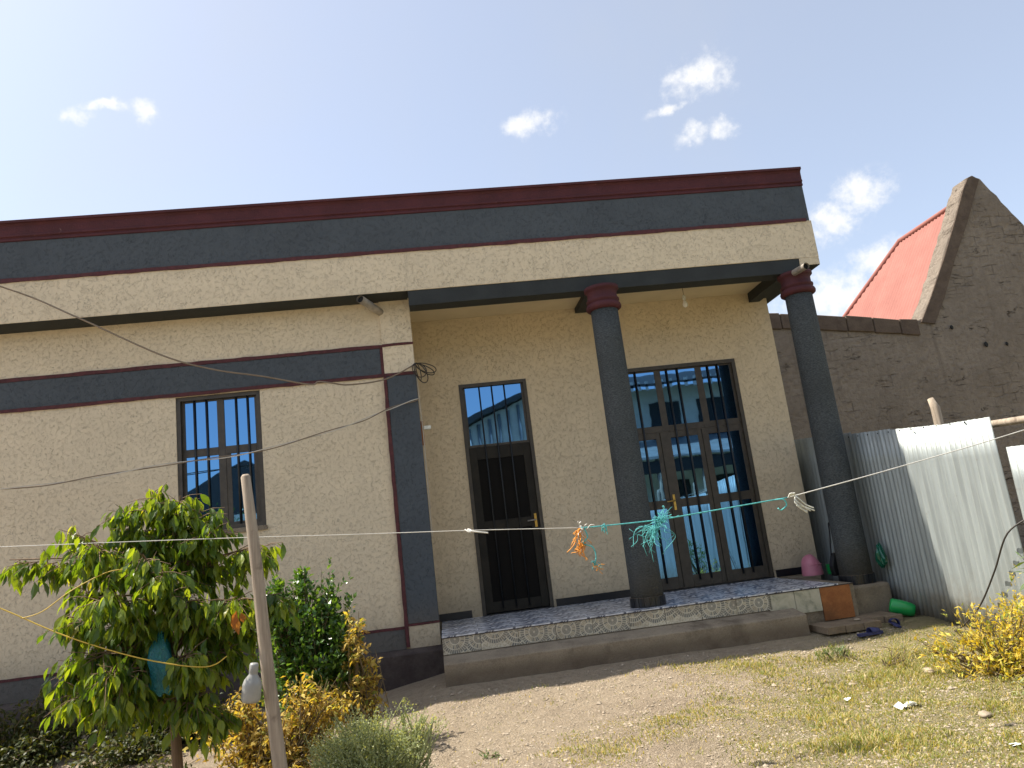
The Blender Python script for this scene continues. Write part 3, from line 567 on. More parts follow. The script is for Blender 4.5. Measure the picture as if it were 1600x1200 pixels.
# ------------------------------------------------------------------ houses across the yard (mirrored in the panes)
ops = empty('opposite_house', (6, -17, -.95), 'two storey whitewashed house mirrored in the blue porch panes', 'house')
box(5.4, 17, -17.2, -17, -1, 5.9).build('wall', M['whitewash'], ops)
for x in (6.3, 8.2, 10.1, 12): box(x, x + 1.2, -16.99, -16.96, 3.9, 5.3).build('window', M['dim'], ops); box(x, x + 1.1, -16.99, -16.96, .6, 2.3).build('window', M['dim'], ops)
MB().prism([(-17.0, 3.75), (-14.8, 3.0), (-14.8, 3.08), (-17.0, 3.9)], 'x', 5.2, 17.4).build('veranda_roof', M['tin'], ops)
MB().prism([(-20, 6.9), (-15.6, 5.75), (-15.6, 5.85), (-20, 7.0)], 'x', 5.0, 17.4).build('roof', M['dim'], ops)
for i in range(40): box(5.1 + i * .3, 5.2 + i * .3, -15.65, -15.6, 5.6, 5.95).build('eave_rafter', M['tin'], ops)
box(5.3, 17.2, -15.0, -14.9, 2.5, 2.95).build('veranda_shade_strip', M['dim'], ops)  # dark strip put in for the eave shadow over the veranda
for x in (6, 7.6, 9.2, 11.6, 14.4): MB().tube([(x, -15.0, -1), (x, -15.0, 3.05)], .07, 8).build('veranda_post', M['pole'], ops)
op2 = empty('opposite_shed', (1.5, -16, -.95), 'tall tin clad shed mirrored in the single door transom', 'shed')
MB().prism([(1.15, -1), (5.2, -1), (5.2, 6.5), (1.15, 5.0)], 'y', -19, -16).build('wall', M['whitewash'], op2); MB().prism([(.9, 4.95), (5.4, 6.6), (5.4, 6.8), (.9, 5.15)], 'y', -19.4, -15.6).build('roof', M['dim'], op2)
for i in range(11): MB().tube([(1.2 + i * .37, -15.97, -1), (1.2 + i * .37, -15.97, 4.9 + i * .137)], .06, 6).build('rib', M['tin'], op2)
op4 = empty('opposite_block', (-1, -20, -.95), 'flat roofed block mirrored at the left of the door transom', 'house'); box(-2.5, .5, -22, -20, -1, 5.6).build('wall', M['tin'], op4); box(-2.7, .7, -22, -19.7, 5.6, 6.0).build('roof_edge', M['dim'], op4)
op3 = empty('opposite_wall', (-10, -15, -.95), 'block compound wall and gabled shed mirrored in the left window', 'wall')
box(-16, -4.5, -15.2, -15, -1, 2.6).build('blockwork', M['whitewash'], op3); MB().prism([(-8.2, 2.6), (-5.2, 2.6), (-5.2, 3.6), (-6.2, 4.4), (-8.2, 3.5)], 'y', -17, -16).build('gable', M['dim'], op3)
# ------------------------------------------------------------------ foliage tools
T0 = np.array([(0, 0, 0), (-.36, .28, .07), (0, .30, .0), (.36, .28, .07), (-.5, .55, .05), (0, .58, -.01), (.5, .55, .05), (-.26, .82, -.01), (0, .83, -.06), (.26, .82, -.01), (0, 1.08, -.16)], float)
TF = [(0, 2, 1, 1), (0, 3, 2, 2), (1, 2, 5, 4), (2, 3, 6, 5), (4, 5, 8, 7), (5, 6, 9, 8), (7, 8, 10, 10), (8, 9, 10, 10)]
TF3 = []
for q in TF:
    if q[2] == q[3]: TF3.append(q[:3])
    else: TF3 += [(q[0], q[1], q[2]), (q[0], q[2], q[3])]
TF3 = np.array(TF3)
S0 = np.array([(0, 0, 0), (-.5, .45, .06), (.5, .45, .06), (0, 1, -.08)], float); SF3 = np.array([(0, 2, 1), (1, 2, 3)])
def unit(a): return a / np.maximum(np.linalg.norm(a, axis=-1, keepdims=True), 1e-9)
def leaves(P, D, Nn, L, Wd, T=T0, FT=TF3):
    P = np.asarray(P, float); D = unit(np.asarray(D, float)); S = unit(np.cross(D, Nn)); Nn = np.cross(S, D); L = np.asarray(L)[:, None, None]; Wd = np.asarray(Wd)[:, None, None]
    V = P[:, None] + S[:, None] * T[None, :, :1] * Wd + D[:, None] * T[None, :, 1:2] * L + Nn[:, None] * T[None, :, 2:] * L
    F = (FT[None] + (np.arange(len(P)) * len(T))[:, None, None]).reshape(-1, 3); return V.reshape(-1, 3), F
def rand_unit(n): return unit(rng.normal(size=(n, 3)))
def shrub(name, label, cat, centre, lobes, n, L, W, mat, stemmat='twig', droop=.3, upright=.0, group=None, stems=9, base=None, T=S0, FT=SF3, jitter=.35):
    """lobes: list of (cx,cy,cz,rx,ry,rz) in world; leaves sit on sprigs that grow from the base through the lobes"""
    cx, cy = centre; zb = float(ghf(np.array([cx]), np.array([cy]))[0]) - .03; root = empty(name, (cx, cy, zb), label, cat, group)
    vol = np.array([l[3] * l[4] * l[5] for l in lobes]) ** .75; cnt = np.maximum(1, (vol / vol.sum() * n / 7)).astype(int); sb = MB(); P = []; D = []; Nn = []; k_ = 0
    B = np.array([cx, cy, zb])
    for l, c in zip(lobes, cnt):
        lc = np.array(l[:3]); lr = np.array(l[3:])
        for q in range(c):
            tip = lc + lr * rand_unit(1)[0] * (rng.random() ** .33) * (1 + jitter * (rng.random() - .6)); tip[2] = max(tip[2], float(gz(tip[0], tip[1])) + .03)
            src = B + (tip - B) * rng.uniform(.35, .7) + rng.normal(size=3) * .05; d = unit(tip - src + np.array([0, 0, upright * .2]))
            ln = np.linalg.norm(lr) * rng.uniform(.18, .38); m = rng.integers(5, 10)
            for j in range(m):
                t = j / m; P.append(tip - d * ln * (1 - t) + rng.normal(size=3) * .012 + np.array([0, 0, -droop * .1 * t])); D.append(unit(d * .5 + rand_unit(1)[0] * .9 + np.array([0, 0, upright - droop]))); Nn.append(unit(np.array([0, 0, 1.]) + rand_unit(1)[0] * .8))
            if k_ % 5 == 0: sb.tube([B + (src - B) * .55 + rng.normal(size=3) * .02, src, tip], [.005, .004, .002], 4, cap=False)
            k_ += 1
    for q in range(stems):
        l = lobes[q % len(lobes)]; e = np.array(l[:3]) + np.array(l[3:]) * rand_unit(1)[0] * .5; b0 = B + np.array([rng.normal() * .05, rng.normal() * .05, 0]); sb.tube([b0, b0 + (e - b0) * .5 + rng.normal(size=3) * .05, e], [.014, .009, .004], 6, cap=False)
    n_ = len(P); s = rng.uniform(.4, 1.3, n_); V, F_ = leaves(P, D, Nn, L * s, W * s * rng.uniform(.7, 1.2, n_), T, FT)
    tag(put('foliage', npmesh('foliage', V, F_), M[mat], root), kind='stuff'); sb.build('stems', M[stemmat], root); return root

# ------------------------------------------------------------------ young ficus tree at the left
TX, TY = -1.96, -3.3; tz = float(gz(TX, TY)) - .03
tree = empty('ficus_tree', (TX, TY, tz), 'young tree with drooping bright green leaves in front of the left window', 'tree')
MB().tube([(TX + .02, TY, tz), (TX, TY, -.2), (TX - .02, TY + .01, .2), (TX, TY, .6), (TX - .03, TY, .95), (TX - .06, TY, 1.25)], [.036, .032, .03, .026, .018, .01], 10).build('trunk', M['bark'], tree)
limbs = [  # start height, end point, leaf density
    (.95, (-2.24, -3.36, 1.37), 1.1), (.9, (-1.74, -3.36, 1.32), 1.1), (.95, (-2.06, -3.35, 1.47), 1.3), (.85, (-1.86, -3.40, 1.42), 1.0), (.90, (-2.55, -3.35, 1.24), 1.0), (1.0, (-3.02, -3.25, 1.13), 1.0), (.85, (-2.35, -3.6, 1.15), 1.0), (.85, (-2.25, -3.0, 1.2), .8),
    (.8, (-1.65, -3.45, 1.17), 1.1), (.9, (-1.36, -3.35, 1.03), 1.0), (.8, (-1.5, -3.1, 1.05), .8), (.6, (-1.22, -3.42, .70), 1.3), (.55, (-1.45, -3.65, .72), 1.1), (.6, (-2.45, -3.4, .86), 1.2), (.55, (-2.5, -3.55, .72), 1.1), (.75, (-2.2, -3.85, .82), 1.0), (.6, (-1.85, -3.8, .95), 1.1),
    (.45, (-2.35, -3.6, .48), 1.3), (.35, (-2.56, -3.4, .42), 1.3), (.3, (-2.48, -3.5, .25), 1.2), (.3, (-2.2, -3.75, .38), 1.3), (.3, (-1.75, -3.7, .42), 1.2), (.3, (-1.55, -3.45, .40), 1.2), (.2, (-1.75, -3.55, .12), 1.2), (.2, (-2.2, -3.6, .2), 1.1), (.15, (-1.68, -3.4, .02), 1.0), (.4, (-1.5, -3.25, .5), 1.0), (.5, (-2.1, -3.6, .7), 1.3), (.7, (-1.75, -3.65, .75), 1.2), (.75, (-2.0, -3.7, 1.05), 1.2), (.5, (-2.3, -3.1, .6), 1.0), (.5, (-1.7, -3.0, .7), 1.0), (.25, (-2.1, -3.15, .3), 1.0)]
lb = MB(); P = []; D = []; Nn = []
for z0, e, den in limbs:
    e = np.array(e); s = np.array([TX - .02, TY, z0 - .12]); mid = (s + e) / 2 + np.array([0, 0, .10]) ; path = [s, mid, e + np.array([0, 0, .02])]
    lb.tube(path, [.012, .008, .004], 6, cap=False)
    nt = int(36 * den)
    for k in range(nt):
        t = rng.uniform(.28, 1.0) if k > 3 else rng.uniform(.8, 1); b0 = (1 - t) ** 2 * s + 2 * t * (1 - t) * mid + t * t * e
        dd_ = unit(rand_unit(1)[0] * np.array([1, 1, .5]) + unit(e - s) * .7 + np.array([0, 0, -.15])); ln = rng.uniform(.10, .22); tip = b0 + dd_ * ln + np.array([0, 0, -.05])
        lb.tube([b0, (b0 + tip) / 2 + np.array([0, 0, .012]), tip], [.003, .0025, .0015], 4, cap=False)
        for j in range(6):
            u = (j + .6) / 6; P.append(b0 + (tip - b0) * u + rng.normal(size=3) * .008); sd = rand_unit(1)[0] * np.array([1, 1, .35]); D.append(unit(np.array([0, 0, -1.0]) + sd * .6 + dd_ * .3)); Nn.append(unit(sd + np.array([0, 0, .4]) + rand_unit(1)[0] * .7))
lb.build('branches', M['bark'], tree)
P = np.array(P); D = np.array(D); Nn = np.array(Nn); n_ = len(P); s = rng.uniform(.55, 1.2, n_); LL = .100 * s; WW = .046 * s * rng.uniform(.75, 1.15, n_)
camp = np.array([-.138, -8.672, .888]); dist = np.linalg.norm(P - camp, axis=1) - LL * 4 + rng.uniform(0, .5, n_)
order = np.argsort(dist); ind = order[:290]; rest = order[290:]
lm = npmesh('leaf', T0 * np.array([.046, .100, .100]), TF3); lm.materials.append(M['ficus'])
for i in ind:
    d = unit(D[i]); sd = unit(np.cross(d, Nn[i])); nn = np.cross(sd, d); o = put('leaf', lm, None, tree); k = float(s[i])
    o.matrix_parent_inverse = Matrix(); Mx = Matrix.Identity(4)
    for r_ in range(3): Mx[r_][0] = sd[r_] * k; Mx[r_][1] = d[r_] * k; Mx[r_][2] = nn[r_] * k; Mx[r_][3] = P[i][r_] - tree.location[r_]
    o.matrix_basis = Mx
V, F_ = leaves(P[rest], D[rest], Nn[rest], LL[rest], WW[rest]); tag(put('crown', npmesh('crown', V, F_), M['ficus'], tree), kind='stuff')

# ------------------------------------------------------------------ shrubs
shrub('green_shrub', 'dense dark green glossy shrub between pole and pilaster', 'shrub', (-1.32, -2.05), [(-1.45, -2.05, .45, .30, .30, .35), (-1.12, -2.0, .5, .17, .2, .33), (-1.3, -2.15, .1, .42, .35, .4), (-1.6, -2.1, .6, .16, .2, .25), (-1.05, -2.05, .1, .2, .25, .3), (-1.35, -2.0, .72, .10, .12, .14)], 9500, .055, .032, 'citrus', upright=.35, droop=0, jitter=.8)
shrub('yellow_shrub', 'yellowed leafy shrub below the hanging bottle', 'shrub', (-1.5, -2.85), [(-1.6, -2.85, -.18, .38, .3, .22), (-1.2, -2.75, -.1, .3, .25, .26), (-1.35, -2.9, -.35, .5, .3, .2), (-1.7, -2.8, .0, .16, .2, .14)], 5200, .055, .021, 'yellowleaf', droop=.75, jitter=.9, stems=22)
shrub('dry_climber', 'brown yellow dried climber against the green shrub', 'shrub', (-.92, -2.2), [(-.92, -2.25, .28, .10, .14, .26), (-.86, -2.2, .0, .14, .18, .24), (-1.05, -2.35, -.12, .2, .2, .2), (-.84, -2.2, -.25, .12, .15, .18)], 2000, .055, .025, 'yellowleaf', droop=.7, jitter=.9, stems=14)
shrub('pale_weed', 'bushy pale green weed at the edge of the bare yard', 'weed', (-.72, -3.3), [(-.80, -3.3, -.32, .26, .26, .24), (-.98, -3.3, -.38, .2, .25, .2), (-.58, -3.3, -.38, .22, .22, .2), (-.75, -3.4, -.5, .36, .3, .16)], 42000, .015, .0095, 'weed', upright=.25, droop=0, stemmat='weedstem', jitter=.9, stems=30)
shrub('pale_weed', 'sparse tall weed sprig leaning over the bare ground', 'weed', (-.52, -3.25), [(-.42, -3.25, -.22, .16, .12, .10), (-.33, -3.25, -.26, .13, .1, .08), (-.5, -3.25, -.14, .07, .08, .10)], 700, .02, .009, 'weed', upright=.5, droop=0, stems=14, stemmat='weedstem')
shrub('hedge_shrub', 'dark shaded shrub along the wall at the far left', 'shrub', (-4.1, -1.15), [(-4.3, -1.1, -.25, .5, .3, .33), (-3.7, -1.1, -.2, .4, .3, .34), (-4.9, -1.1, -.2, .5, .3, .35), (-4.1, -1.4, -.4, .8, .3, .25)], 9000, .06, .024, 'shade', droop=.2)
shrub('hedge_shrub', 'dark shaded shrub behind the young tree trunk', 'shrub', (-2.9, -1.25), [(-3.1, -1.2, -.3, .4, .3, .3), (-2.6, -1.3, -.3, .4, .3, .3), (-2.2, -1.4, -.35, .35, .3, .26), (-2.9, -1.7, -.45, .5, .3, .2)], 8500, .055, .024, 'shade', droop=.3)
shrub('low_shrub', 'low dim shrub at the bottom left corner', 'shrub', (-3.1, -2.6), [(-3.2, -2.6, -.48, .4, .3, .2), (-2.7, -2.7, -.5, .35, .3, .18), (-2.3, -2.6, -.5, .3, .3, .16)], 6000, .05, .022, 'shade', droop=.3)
shrub('golden_shrub', 'golden yellow shrub in front of the sheet fence', 'shrub', (4.15, -2.75), [(4.05, -2.7, -.28, .28, .3, .22), (4.4, -2.8, -.22, .3, .3, .26), (3.78, -2.6, -.38, .14, .2, .16), (4.3, -3.0, -.45, .4, .3, .2), (4.0, -2.9, -.5, .3, .25, .15), (4.65, -2.6, -.2, .2, .3, .28)], 3600, .055, .019, 'goldleaf', upright=.35, droop=.1, jitter=.9, stems=24)
shrub('green_weed', 'green feathery weed at the right edge below the golden shrub', 'weed', (4.15, -3.5), [(4.2, -3.5, -.5, .32, .25, .16), (3.9, -3.5, -.56, .22, .2, .1), (4.45, -3.6, -.45, .3, .25, .22)], 3800, .035, .008, 'weed', upright=.5, droop=0)
ol = shrub('narrow_leaf_shrub', 'narrow leaved green branch at the right edge over the fence', 'shrub', (4.62, -3.25), [(4.36, -3.25, .28, .14, .14, .2), (4.30, -3.25, .12, .12, .1, .12), (4.5, -3.3, .2, .2, .2, .3)], 330, .12, .018, 'oleander', droop=.1)
shrub('yard_bush', 'leafy bush mirrored in the lower window panes', 'shrub', (-5.6, -12.5), [(-5.9, -12.5, 1.2, 1.1, .8, 1.6), (-4.9, -12.5, .9, .8, .8, 1.3), (-7.2, -12.5, 1.4, .9, .8, 1.6)], 5000, .16, .07, 'citrus', upright=.3, droop=0)
shrub('yard_bush', 'leafy bush mirrored in the lower porch panes', 'shrub', (4.2, -7.6), [(4.25, -7.6, -.2, .35, .5, .5), (4.3, -8.6, -.3, .3, .5, .4)], 1600, .08, .035, 'citrus', upright=.3, droop=0)
shrub('grass_tuft', 'small grass tuft at the shadow edge near the paver slabs', 'grass tuft', (3.35, -1.75), [(3.35, -1.75, -.47, .16, .1, .05), (3.2, -1.78, -.48, .1, .06, .04)], 260, .06, .006, 'oleander', upright=.8, droop=0, stems=3)
shrub('grass_tuft', 'ragged dry grass clump on the sunlit earth near the fence', 'grass tuft', (3.6, -2.2), [(3.6, -2.2, -.52, .3, .15, .06), (3.85, -2.0, -.5, .2, .15, .07)], 620, .07, .006, 'grass', upright=.8, droop=0, stems=3)
shrub('weed_sprig', 'tiny weed sprig on the bare ground', 'weed', (.05, -2.95), [(.05, -2.95, -.60, .10, .06, .03)], 90, .03, .010, 'citrus', upright=.5, droop=0, stems=3)
shrub('weed_sprig', 'dry straw sprig low in the middle of the yard', 'weed', (-.35, -3.45), [(-.35, -3.5, -.62, .14, .1, .04)], 260, .05, .005, 'grass', upright=.7, droop=0, stems=3)

# short dry grass over the right of the yard
def blades(n, fx, hmin, hmax):
    Pn = []
    while len(Pn) < n:
        m = n * 2; x = rng.uniform(-.6, 4.7, m); y = rng.uniform(-6.4, -1.35, m); d = .5 * x - .30 * y + 1.6 * (vnoise(x, y, .7, 11) + .5) + .9 * vnoise(x, y, .22, 12)
        keep = rng.random(m) < np.clip((d - 2.15) / 1.2, .025 if fx else .0, 1) ; Pn += list(zip(x[keep], y[keep]))
    Pn = np.array(Pn[:n]); x, y = Pn[:, 0], Pn[:, 1]; z = ghf(x, y) - .004; h = rng.uniform(hmin, hmax, n) * (.55 + 1.9 * np.clip(vnoise(x, y, .35, 13) + .5, 0, 1) ** 2.2); a = rng.uniform(0, 6.283, n); le = rng.uniform(.2, 1.1, n); wd = rng.uniform(.0022, .0045, n); b = rng.uniform(0, 6.283, n)
    p0 = np.stack([x, y, z], -1); side = np.stack([np.cos(a), np.sin(a), 0 * a], -1) * wd[:, None]; lean = np.stack([np.cos(b), np.sin(b), 0 * b], -1) * (h * le)[:, None]; up = np.zeros((n, 3)); up[:, 2] = h
    V = np.stack([p0 - side, p0 + side, p0 + lean * .4 + up * .6 - side * .8, p0 + lean * .4 + up * .6 + side * .8, p0 + lean + up * .9], 1).reshape(-1, 3)
    F = (np.array([(0, 1, 3), (0, 3, 2), (2, 3, 4)])[None] + (np.arange(n) * 5)[:, None, None]).reshape(-1, 3); return V, F
V, F_ = blades(95000, True, .008, .032)
tag(put('grass', npmesh('grass', V, F_), M['grass']), 'short dry grass over the right of the yard', 'grass', kind='stuff')
# gravel and clods
n = 26000; x = rng.uniform(-.9, 4.4, n); y = rng.uniform(-4.9, -1.1, n); r = rng.gamma(2., .0025, n) + .0025; z = ghf(x, y)
ico = np.array([(0, 0, 1), (.9, 0, .2), (.28, .85, .1), (-.72, .53, .25), (-.72, -.53, .1), (.28, -.85, .2), (0, 0, -.6)]); icf = np.array([(0, 1, 2), (0, 2, 3), (0, 3, 4), (0, 4, 5), (0, 5, 1), (6, 2, 1), (6, 3, 2), (6, 4, 3), (6, 5, 4), (6, 1, 5)])
sc = rng.uniform(.6, 1.3, (n, 7, 3)); an = rng.uniform(0, 6.28, n); V = ico[None] * sc * r[:, None, None]; ca, sa = np.cos(an)[:, None], np.sin(an)[:, None]
V = np.stack([V[..., 0] * ca - V[..., 1] * sa, V[..., 0] * sa + V[..., 1] * ca, V[..., 2] * .6], -1) + np.stack([x, y, z], -1)[:, None]
tag(put('gravel', npmesh('gravel', V.reshape(-1, 3), (icf[None] + (np.arange(n) * 7)[:, None, None]).reshape(-1, 3)), M['stone']), 'loose gravel and clods on the bare earth', 'gravel', kind='stuff')

# ------------------------------------------------------------------ pole, lines, wires
MB().tube([(-1.175, -3.8, -.68), (-1.21, -3.8, -.26), (-1.255, -3.8, .3), (-1.285, -3.8, .85), (-1.31, -3.8, 1.2), (-1.33, -3.8, 1.47), (-1.331, -3.8, 1.485)], [.045, .043, .040, .037, .034, .030, .018], 12).build('clothesline_pole', M['pole'])
tag(bpy.data.objects['clothesline_pole'], 'weathered wooden clothesline pole in front of the left window', 'pole')
def smooth(pts, n=6):
    pts = [Vector(p) for p in pts]; out = []
    for i in range(len(pts) - 1):
        p0, p1, p2, p3 = pts[max(i - 1, 0)], pts[i], pts[i + 1], pts[min(i + 2, len(pts) - 1)]
        for k in range(n):
            t = k / n; out.append(.5 * ((2 * p1) + (p2 - p0) * t + (2 * p0 - 5 * p1 + 4 * p2 - p3) * t * t + (3 * p1 - p0 - 3 * p2 + p3) * t ** 3))
    return out + [pts[-1]]
cl = empty('clothesline', (0, -3.6, .9), 'taut cord clothesline strung across the yard with knotted rags', 'clothesline')
MB().tube(smooth([(-4.2, -3.6, 1.33), (-2.89, -3.6, 1.22), (-2.12, -3.6, 1.16), (-1.39, -3.6, 1.10), (-.72, -3.6, 1.04), (.06, -3.6, .975), (.80, -3.6, .905)]), .0029, 6).build('cord', M['rope'], cl)
MB().tube(smooth([(.80, -3.6, .905), (.94, -3.6, .90), (1.34, -3.6, .895), (1.67, -3.6, .91), (2.28, -3.6, .94)]), .0048, 6).build('cord', M['teal'], cl)
MB().tube(smooth([(2.28, -3.6, .94), (2.45, -3.6, .962), (3.12, -3.6, 1.055), (4.18, -3.6, 1.22), (5.6, -3.6, 1.48)]), .004, 6).build('cord', M['rope'], cl)
def tuft(c, n, ln, mat, name='rag', dirn=(0, 0, -1), spread=.6, r=.0022, label=None, curl=.02):
    m = MB(); c = np.array(c)
    for k in range(n):
        d = unit(np.array(dirn) + rng.normal(size=3) * spread); l = ln * rng.uniform(.45, 1.1); p = [c + rng.normal(size=3) * .008]
        for j in range(4): p.append(p[-1] + d * l / 4 + rng.normal(size=3) * curl * l / .12)
        m.tube(smooth(p, 3), r, 4)
    return tag(m.build(name, M[mat], cl), label)
MB().tube(smooth([(.02, -3.6, .985), (.045, -3.62, .965), (.06, -3.6, .975), (.04, -3.58, .985), (.06, -3.61, .97), (.12, -3.62, .955), (.17, -3.62, .945)]), .005, 6).build('knot', M['rope'], cl)
tuft((.80, -3.6, .905), 7, .06, 'rope', 'knot', (1, 0, .2), .7, .003); tuft((.79, -3.6, .89), 14, .10, 'orange', dirn=(-.15, 0, -1), spread=.18, r=.0026, label='orange twine rag hanging from the line'); tuft((.79, -3.6, .80), 22, .075, 'orange', dirn=(-.1, 0, -.8), spread=.45, r=.0026)
MB().tube(smooth([(.82, -3.6, .90), (.835, -3.6, .84), (.80, -3.6, .80), (.86, -3.6, .77), (.875, -3.6, .71), (.86, -3.6, .66)]), .0045, 6).build('rag', M['teal'], cl); tuft((.865, -3.6, .67), 10, .06, 'teal', dirn=(-.2, 0, -1), spread=.5); tuft((.865, -3.6, .64), 8, .05, 'orange', dirn=(.1, 0, -.7), spread=.6)
tuft((.965, -3.6, .895), 8, .035, 'teal', spread=.5, r=.003)
tuft((1.36, -3.6, .89), 60, .075, 'teal', dirn=(0, 0, .1), spread=1.2, r=.0016, label='frayed teal twine tuft on the line'); tuft((1.31, -3.6, .85), 45, .13, 'teal', dirn=(-.45, 0, -1), spread=.35, r=.0018, curl=.03)
MB().tube(smooth([(2.19, -3.6, .935), (2.24, -3.62, .93), (2.26, -3.61, .89), (2.22, -3.6, .86), (2.19, -3.62, .875)]), .005, 6).build('rag', M['teal'], cl)
for k in range(5):
    a = rng.normal(size=3) * .012; MB().tube(smooth([(2.29, -3.6, .945), (2.31 + a[0], -3.62, .965), (2.335, -3.6, .945), (2.33 + a[0], -3.62, .90 + a[1]), (2.37 + a[1], -3.61, .865 + a[2]), (2.43 + a[2] * 2, -3.6, .83 + a[0])]), .0045, 5).build('rag', M['whiterag'], cl)
# cables to the pilaster
def cable(name, pts, r, mat, label): o = MB().tube(smooth(pts), r, 6).build(name, M[mat]); return tag(o, label, 'cable')
cable('cable', [(-6.0, -1.6, 4.6), (-4.57, -.6, 4.18), (-3.79, -.6, 3.76), (-2.94, -.6, 3.26), (-2.42, -.55, 3.06), (-1.9, -.5, 2.94), (-1.43, -.42, 2.82), (-1.33, -.4, 2.845), (-1.2, -.4, 2.82), (-1.0, -.3, 2.80), (-.6, -.15, 2.86), (-.25, -.05, 3.03)], .009, 'wiretan', 'dark single cable sagging from the upper left to the pilaster')
tw = [(-6.2, -1.0, 2.0), (-4.64, -.4, 2.02), (-3.69, -.4, 2.05), (-2.71, -.4, 2.10), (-1.9, -.4, 2.16), (-1.07, -.3, 2.33), (-.6, -.15, 2.50), (-.25, -.04, 2.62)]
ce = empty('twisted_cable', (-.25, -.04, 2.62), 'pale twisted pair cable crossing the wall below the window top', 'cable')
for s in (0, math.pi):
    q = []
    for i, p in enumerate(smooth(tw, 14)): q.append(p + Vector((0, math.sin(i * .33 + s), math.cos(i * .33 + s))) * .009 + Vector((0, 0, .012 * math.sin(i * .21) * math.sin(i * .043))))
    MB().tube(q, .0058, 6).build('strand', M['wirewhite'] if s == 0 else M['wiretan'], ce)
coil = MB()
for k in range(5):
    a = random.uniform(.02, .10); b = random.uniform(.16, .30); ph = random.uniform(-.5, .2); y = -.06 - .01 * k
    if k < 2: a = .07 + .04 * k; ph = -.9 - .15 * k; b = .24
    coil.tube([(-.235 + a * math.sin(t) * math.cos(ph) - (b * (1 - math.cos(t)) / 2) * math.sin(ph), y + .02 * math.sin(2 * t), 3.03 - (b * (1 - math.cos(t)) / 2) * math.cos(ph) - a * math.sin(t) * math.sin(ph) * .3) for t in np.linspace(0, 2 * math.pi, 25)], .006, 6, cap=False)
tag(coil.build('cable_coil', M['wiredark']), 'looped bundle of dark cable hanging on the pilaster corner', 'cable')
cable('cable', [(-.25, -.02, 3.0), (-.243, .03, 2.6), (-.235, .06, 2.2), (-.24, .05, 1.6), (-.245, .05, 1.0)], .007, 'wirewhite', 'thin pale cable running down the porch side of the pilaster')
pg = empty('switch_bracket', (-.24, .1, 2.2), 'small wooden bracket with white switch on the porch corner', 'switch'); box(-.262, -.225, .06, .10, 2.08, 2.36).build('wood_strip', M['browntile'], pg); box(-.225, -.14, .05, .10, 2.26, 2.30).build('switch', M['whiterag'], pg)
cable('yellow_wire', [(-3.4, -3.9, 1.12), (-2.89, -3.9, .93), (-2.7, -3.88, .83), (-2.36, -3.88, .64), (-1.94, -3.88, .46), (-1.62, -3.8, .36), (-1.5, -3.75, .40)], .0036, 'yellow', 'yellow wire sagging across the young tree')
cable('yellow_wire', [(-2.62, -3.88, .775), (-2.5, -3.88, .80), (-2.35, -3.85, .90), (-2.2, -3.75, .98), (-2.1, -3.7, .99)], .0032, 'yellow', 'short yellow wire branching up into the tree leaves')
cable('black_cable', [(4.9, -2.6, .55), (4.75, -2.45, .42), (4.74, -2.2, .1), (4.72, -1.95, -.2), (4.68, -1.75, -.38), (4.6, -1.6, -.5)], .008, 'wiredark', 'black cable hanging down the sunlit fence sheets')
# hanging bottle and bag in the tree
MB().lathe([(.002, .0), (.048, .004), (.055, .02), (.055, .10), (.048, .125), (.026, .155), (.024, .165), (.026, .17), (.026, .21), (.022, .22), (.002, .222)], (0, 0, 0), 24).build('hanging_bottle', M['bottle'], None, (-1.345, -3.87, .135)).rotation_euler = (.05, .16, 0)
tag(bpy.data.objects['hanging_bottle'], 'milky plastic bottle hanging beside the pole', 'bottle')
bag = MB(); nS = 26
for i, (r, z) in enumerate([(.012, .58), (.02, .55), (.055, .50), (.07, .42), (.06, .34), (.065, .27), (.05, .22), (.045, .205)]):
    for k in range(nS):
        a = 2 * math.pi * k / nS; rr = r * (1 + .22 * math.sin(3 * a + z * 9) + .1 * math.sin(7 * a + z * 31)); bag.v.append((-1.95 + rr * math.cos(a), -3.56 + .7 * rr * math.sin(a), z + .01 * math.sin(5 * a)))
for i in range(7):
    for k in range(nS): j = (k + 1) % nS; bag.f.append((i * nS + k, i * nS + j, (i + 1) * nS + j, (i + 1) * nS + k)); bag.sm.append(True)
tag(bag.build('plastic_bag', M['bluebag']), 'crumpled thin teal plastic bag tied inside the young tree', 'plastic bag')
V, F_ = leaves([(-1.43, -3.76, .66), (-1.44, -3.76, .64), (-1.41, -3.77, .65)], [(-.3, 0, -1), (.1, 0, -1), (.5, 0, -1)], [(0, -1, .2)] * 3, [.11, .12, .09], [.045, .05, .04]); tag(put('dead_leaf', npmesh('dead_leaf', V, F_), M['deadleaf']), 'curled orange dead leaf caught in the tree by the pole', 'leaf')

# ------------------------------------------------------------------ porch clutter
pk = MB(); nS = 32
for r, z in [(.128, 0), (.128, .02), (.122, .08), (.118, .13)]:
    for k in range(nS): a = 2 * math.pi * k / nS; pk.v.append((r * math.cos(a), r * math.sin(a), z))
for i in range(3):
    for k in range(nS): j = (k + 1) % nS; pk.f.append((i * nS + k, i * nS + j, (i + 1) * nS + j, (i + 1) * nS + k)); pk.sm.append(True)
b0 = 3 * nS; rows = 7
for i in range(1, rows + 1):
    ph = i / rows * math.pi / 2
    for k in range(nS):
        a = 2 * math.pi * k / nS; r = .118 * math.cos(ph); z = .13 + .125 * math.sin(ph)
        x_ = r * math.cos(a); x2 = x_
        if math.cos(a) > .15: z -= max(0, (x_ - .02)) * .55 * (1 if i < rows else .3)
        pk.v.append((x2, r * math.sin(a), z))
for i in range(rows):
    for k in range(nS): j = (k + 1) % nS; pk.f.append((b0 + i * nS + k, b0 + i * nS + j, b0 + (i + 1) * nS + j, b0 + (i + 1) * nS + k)); pk.sm.append(True)
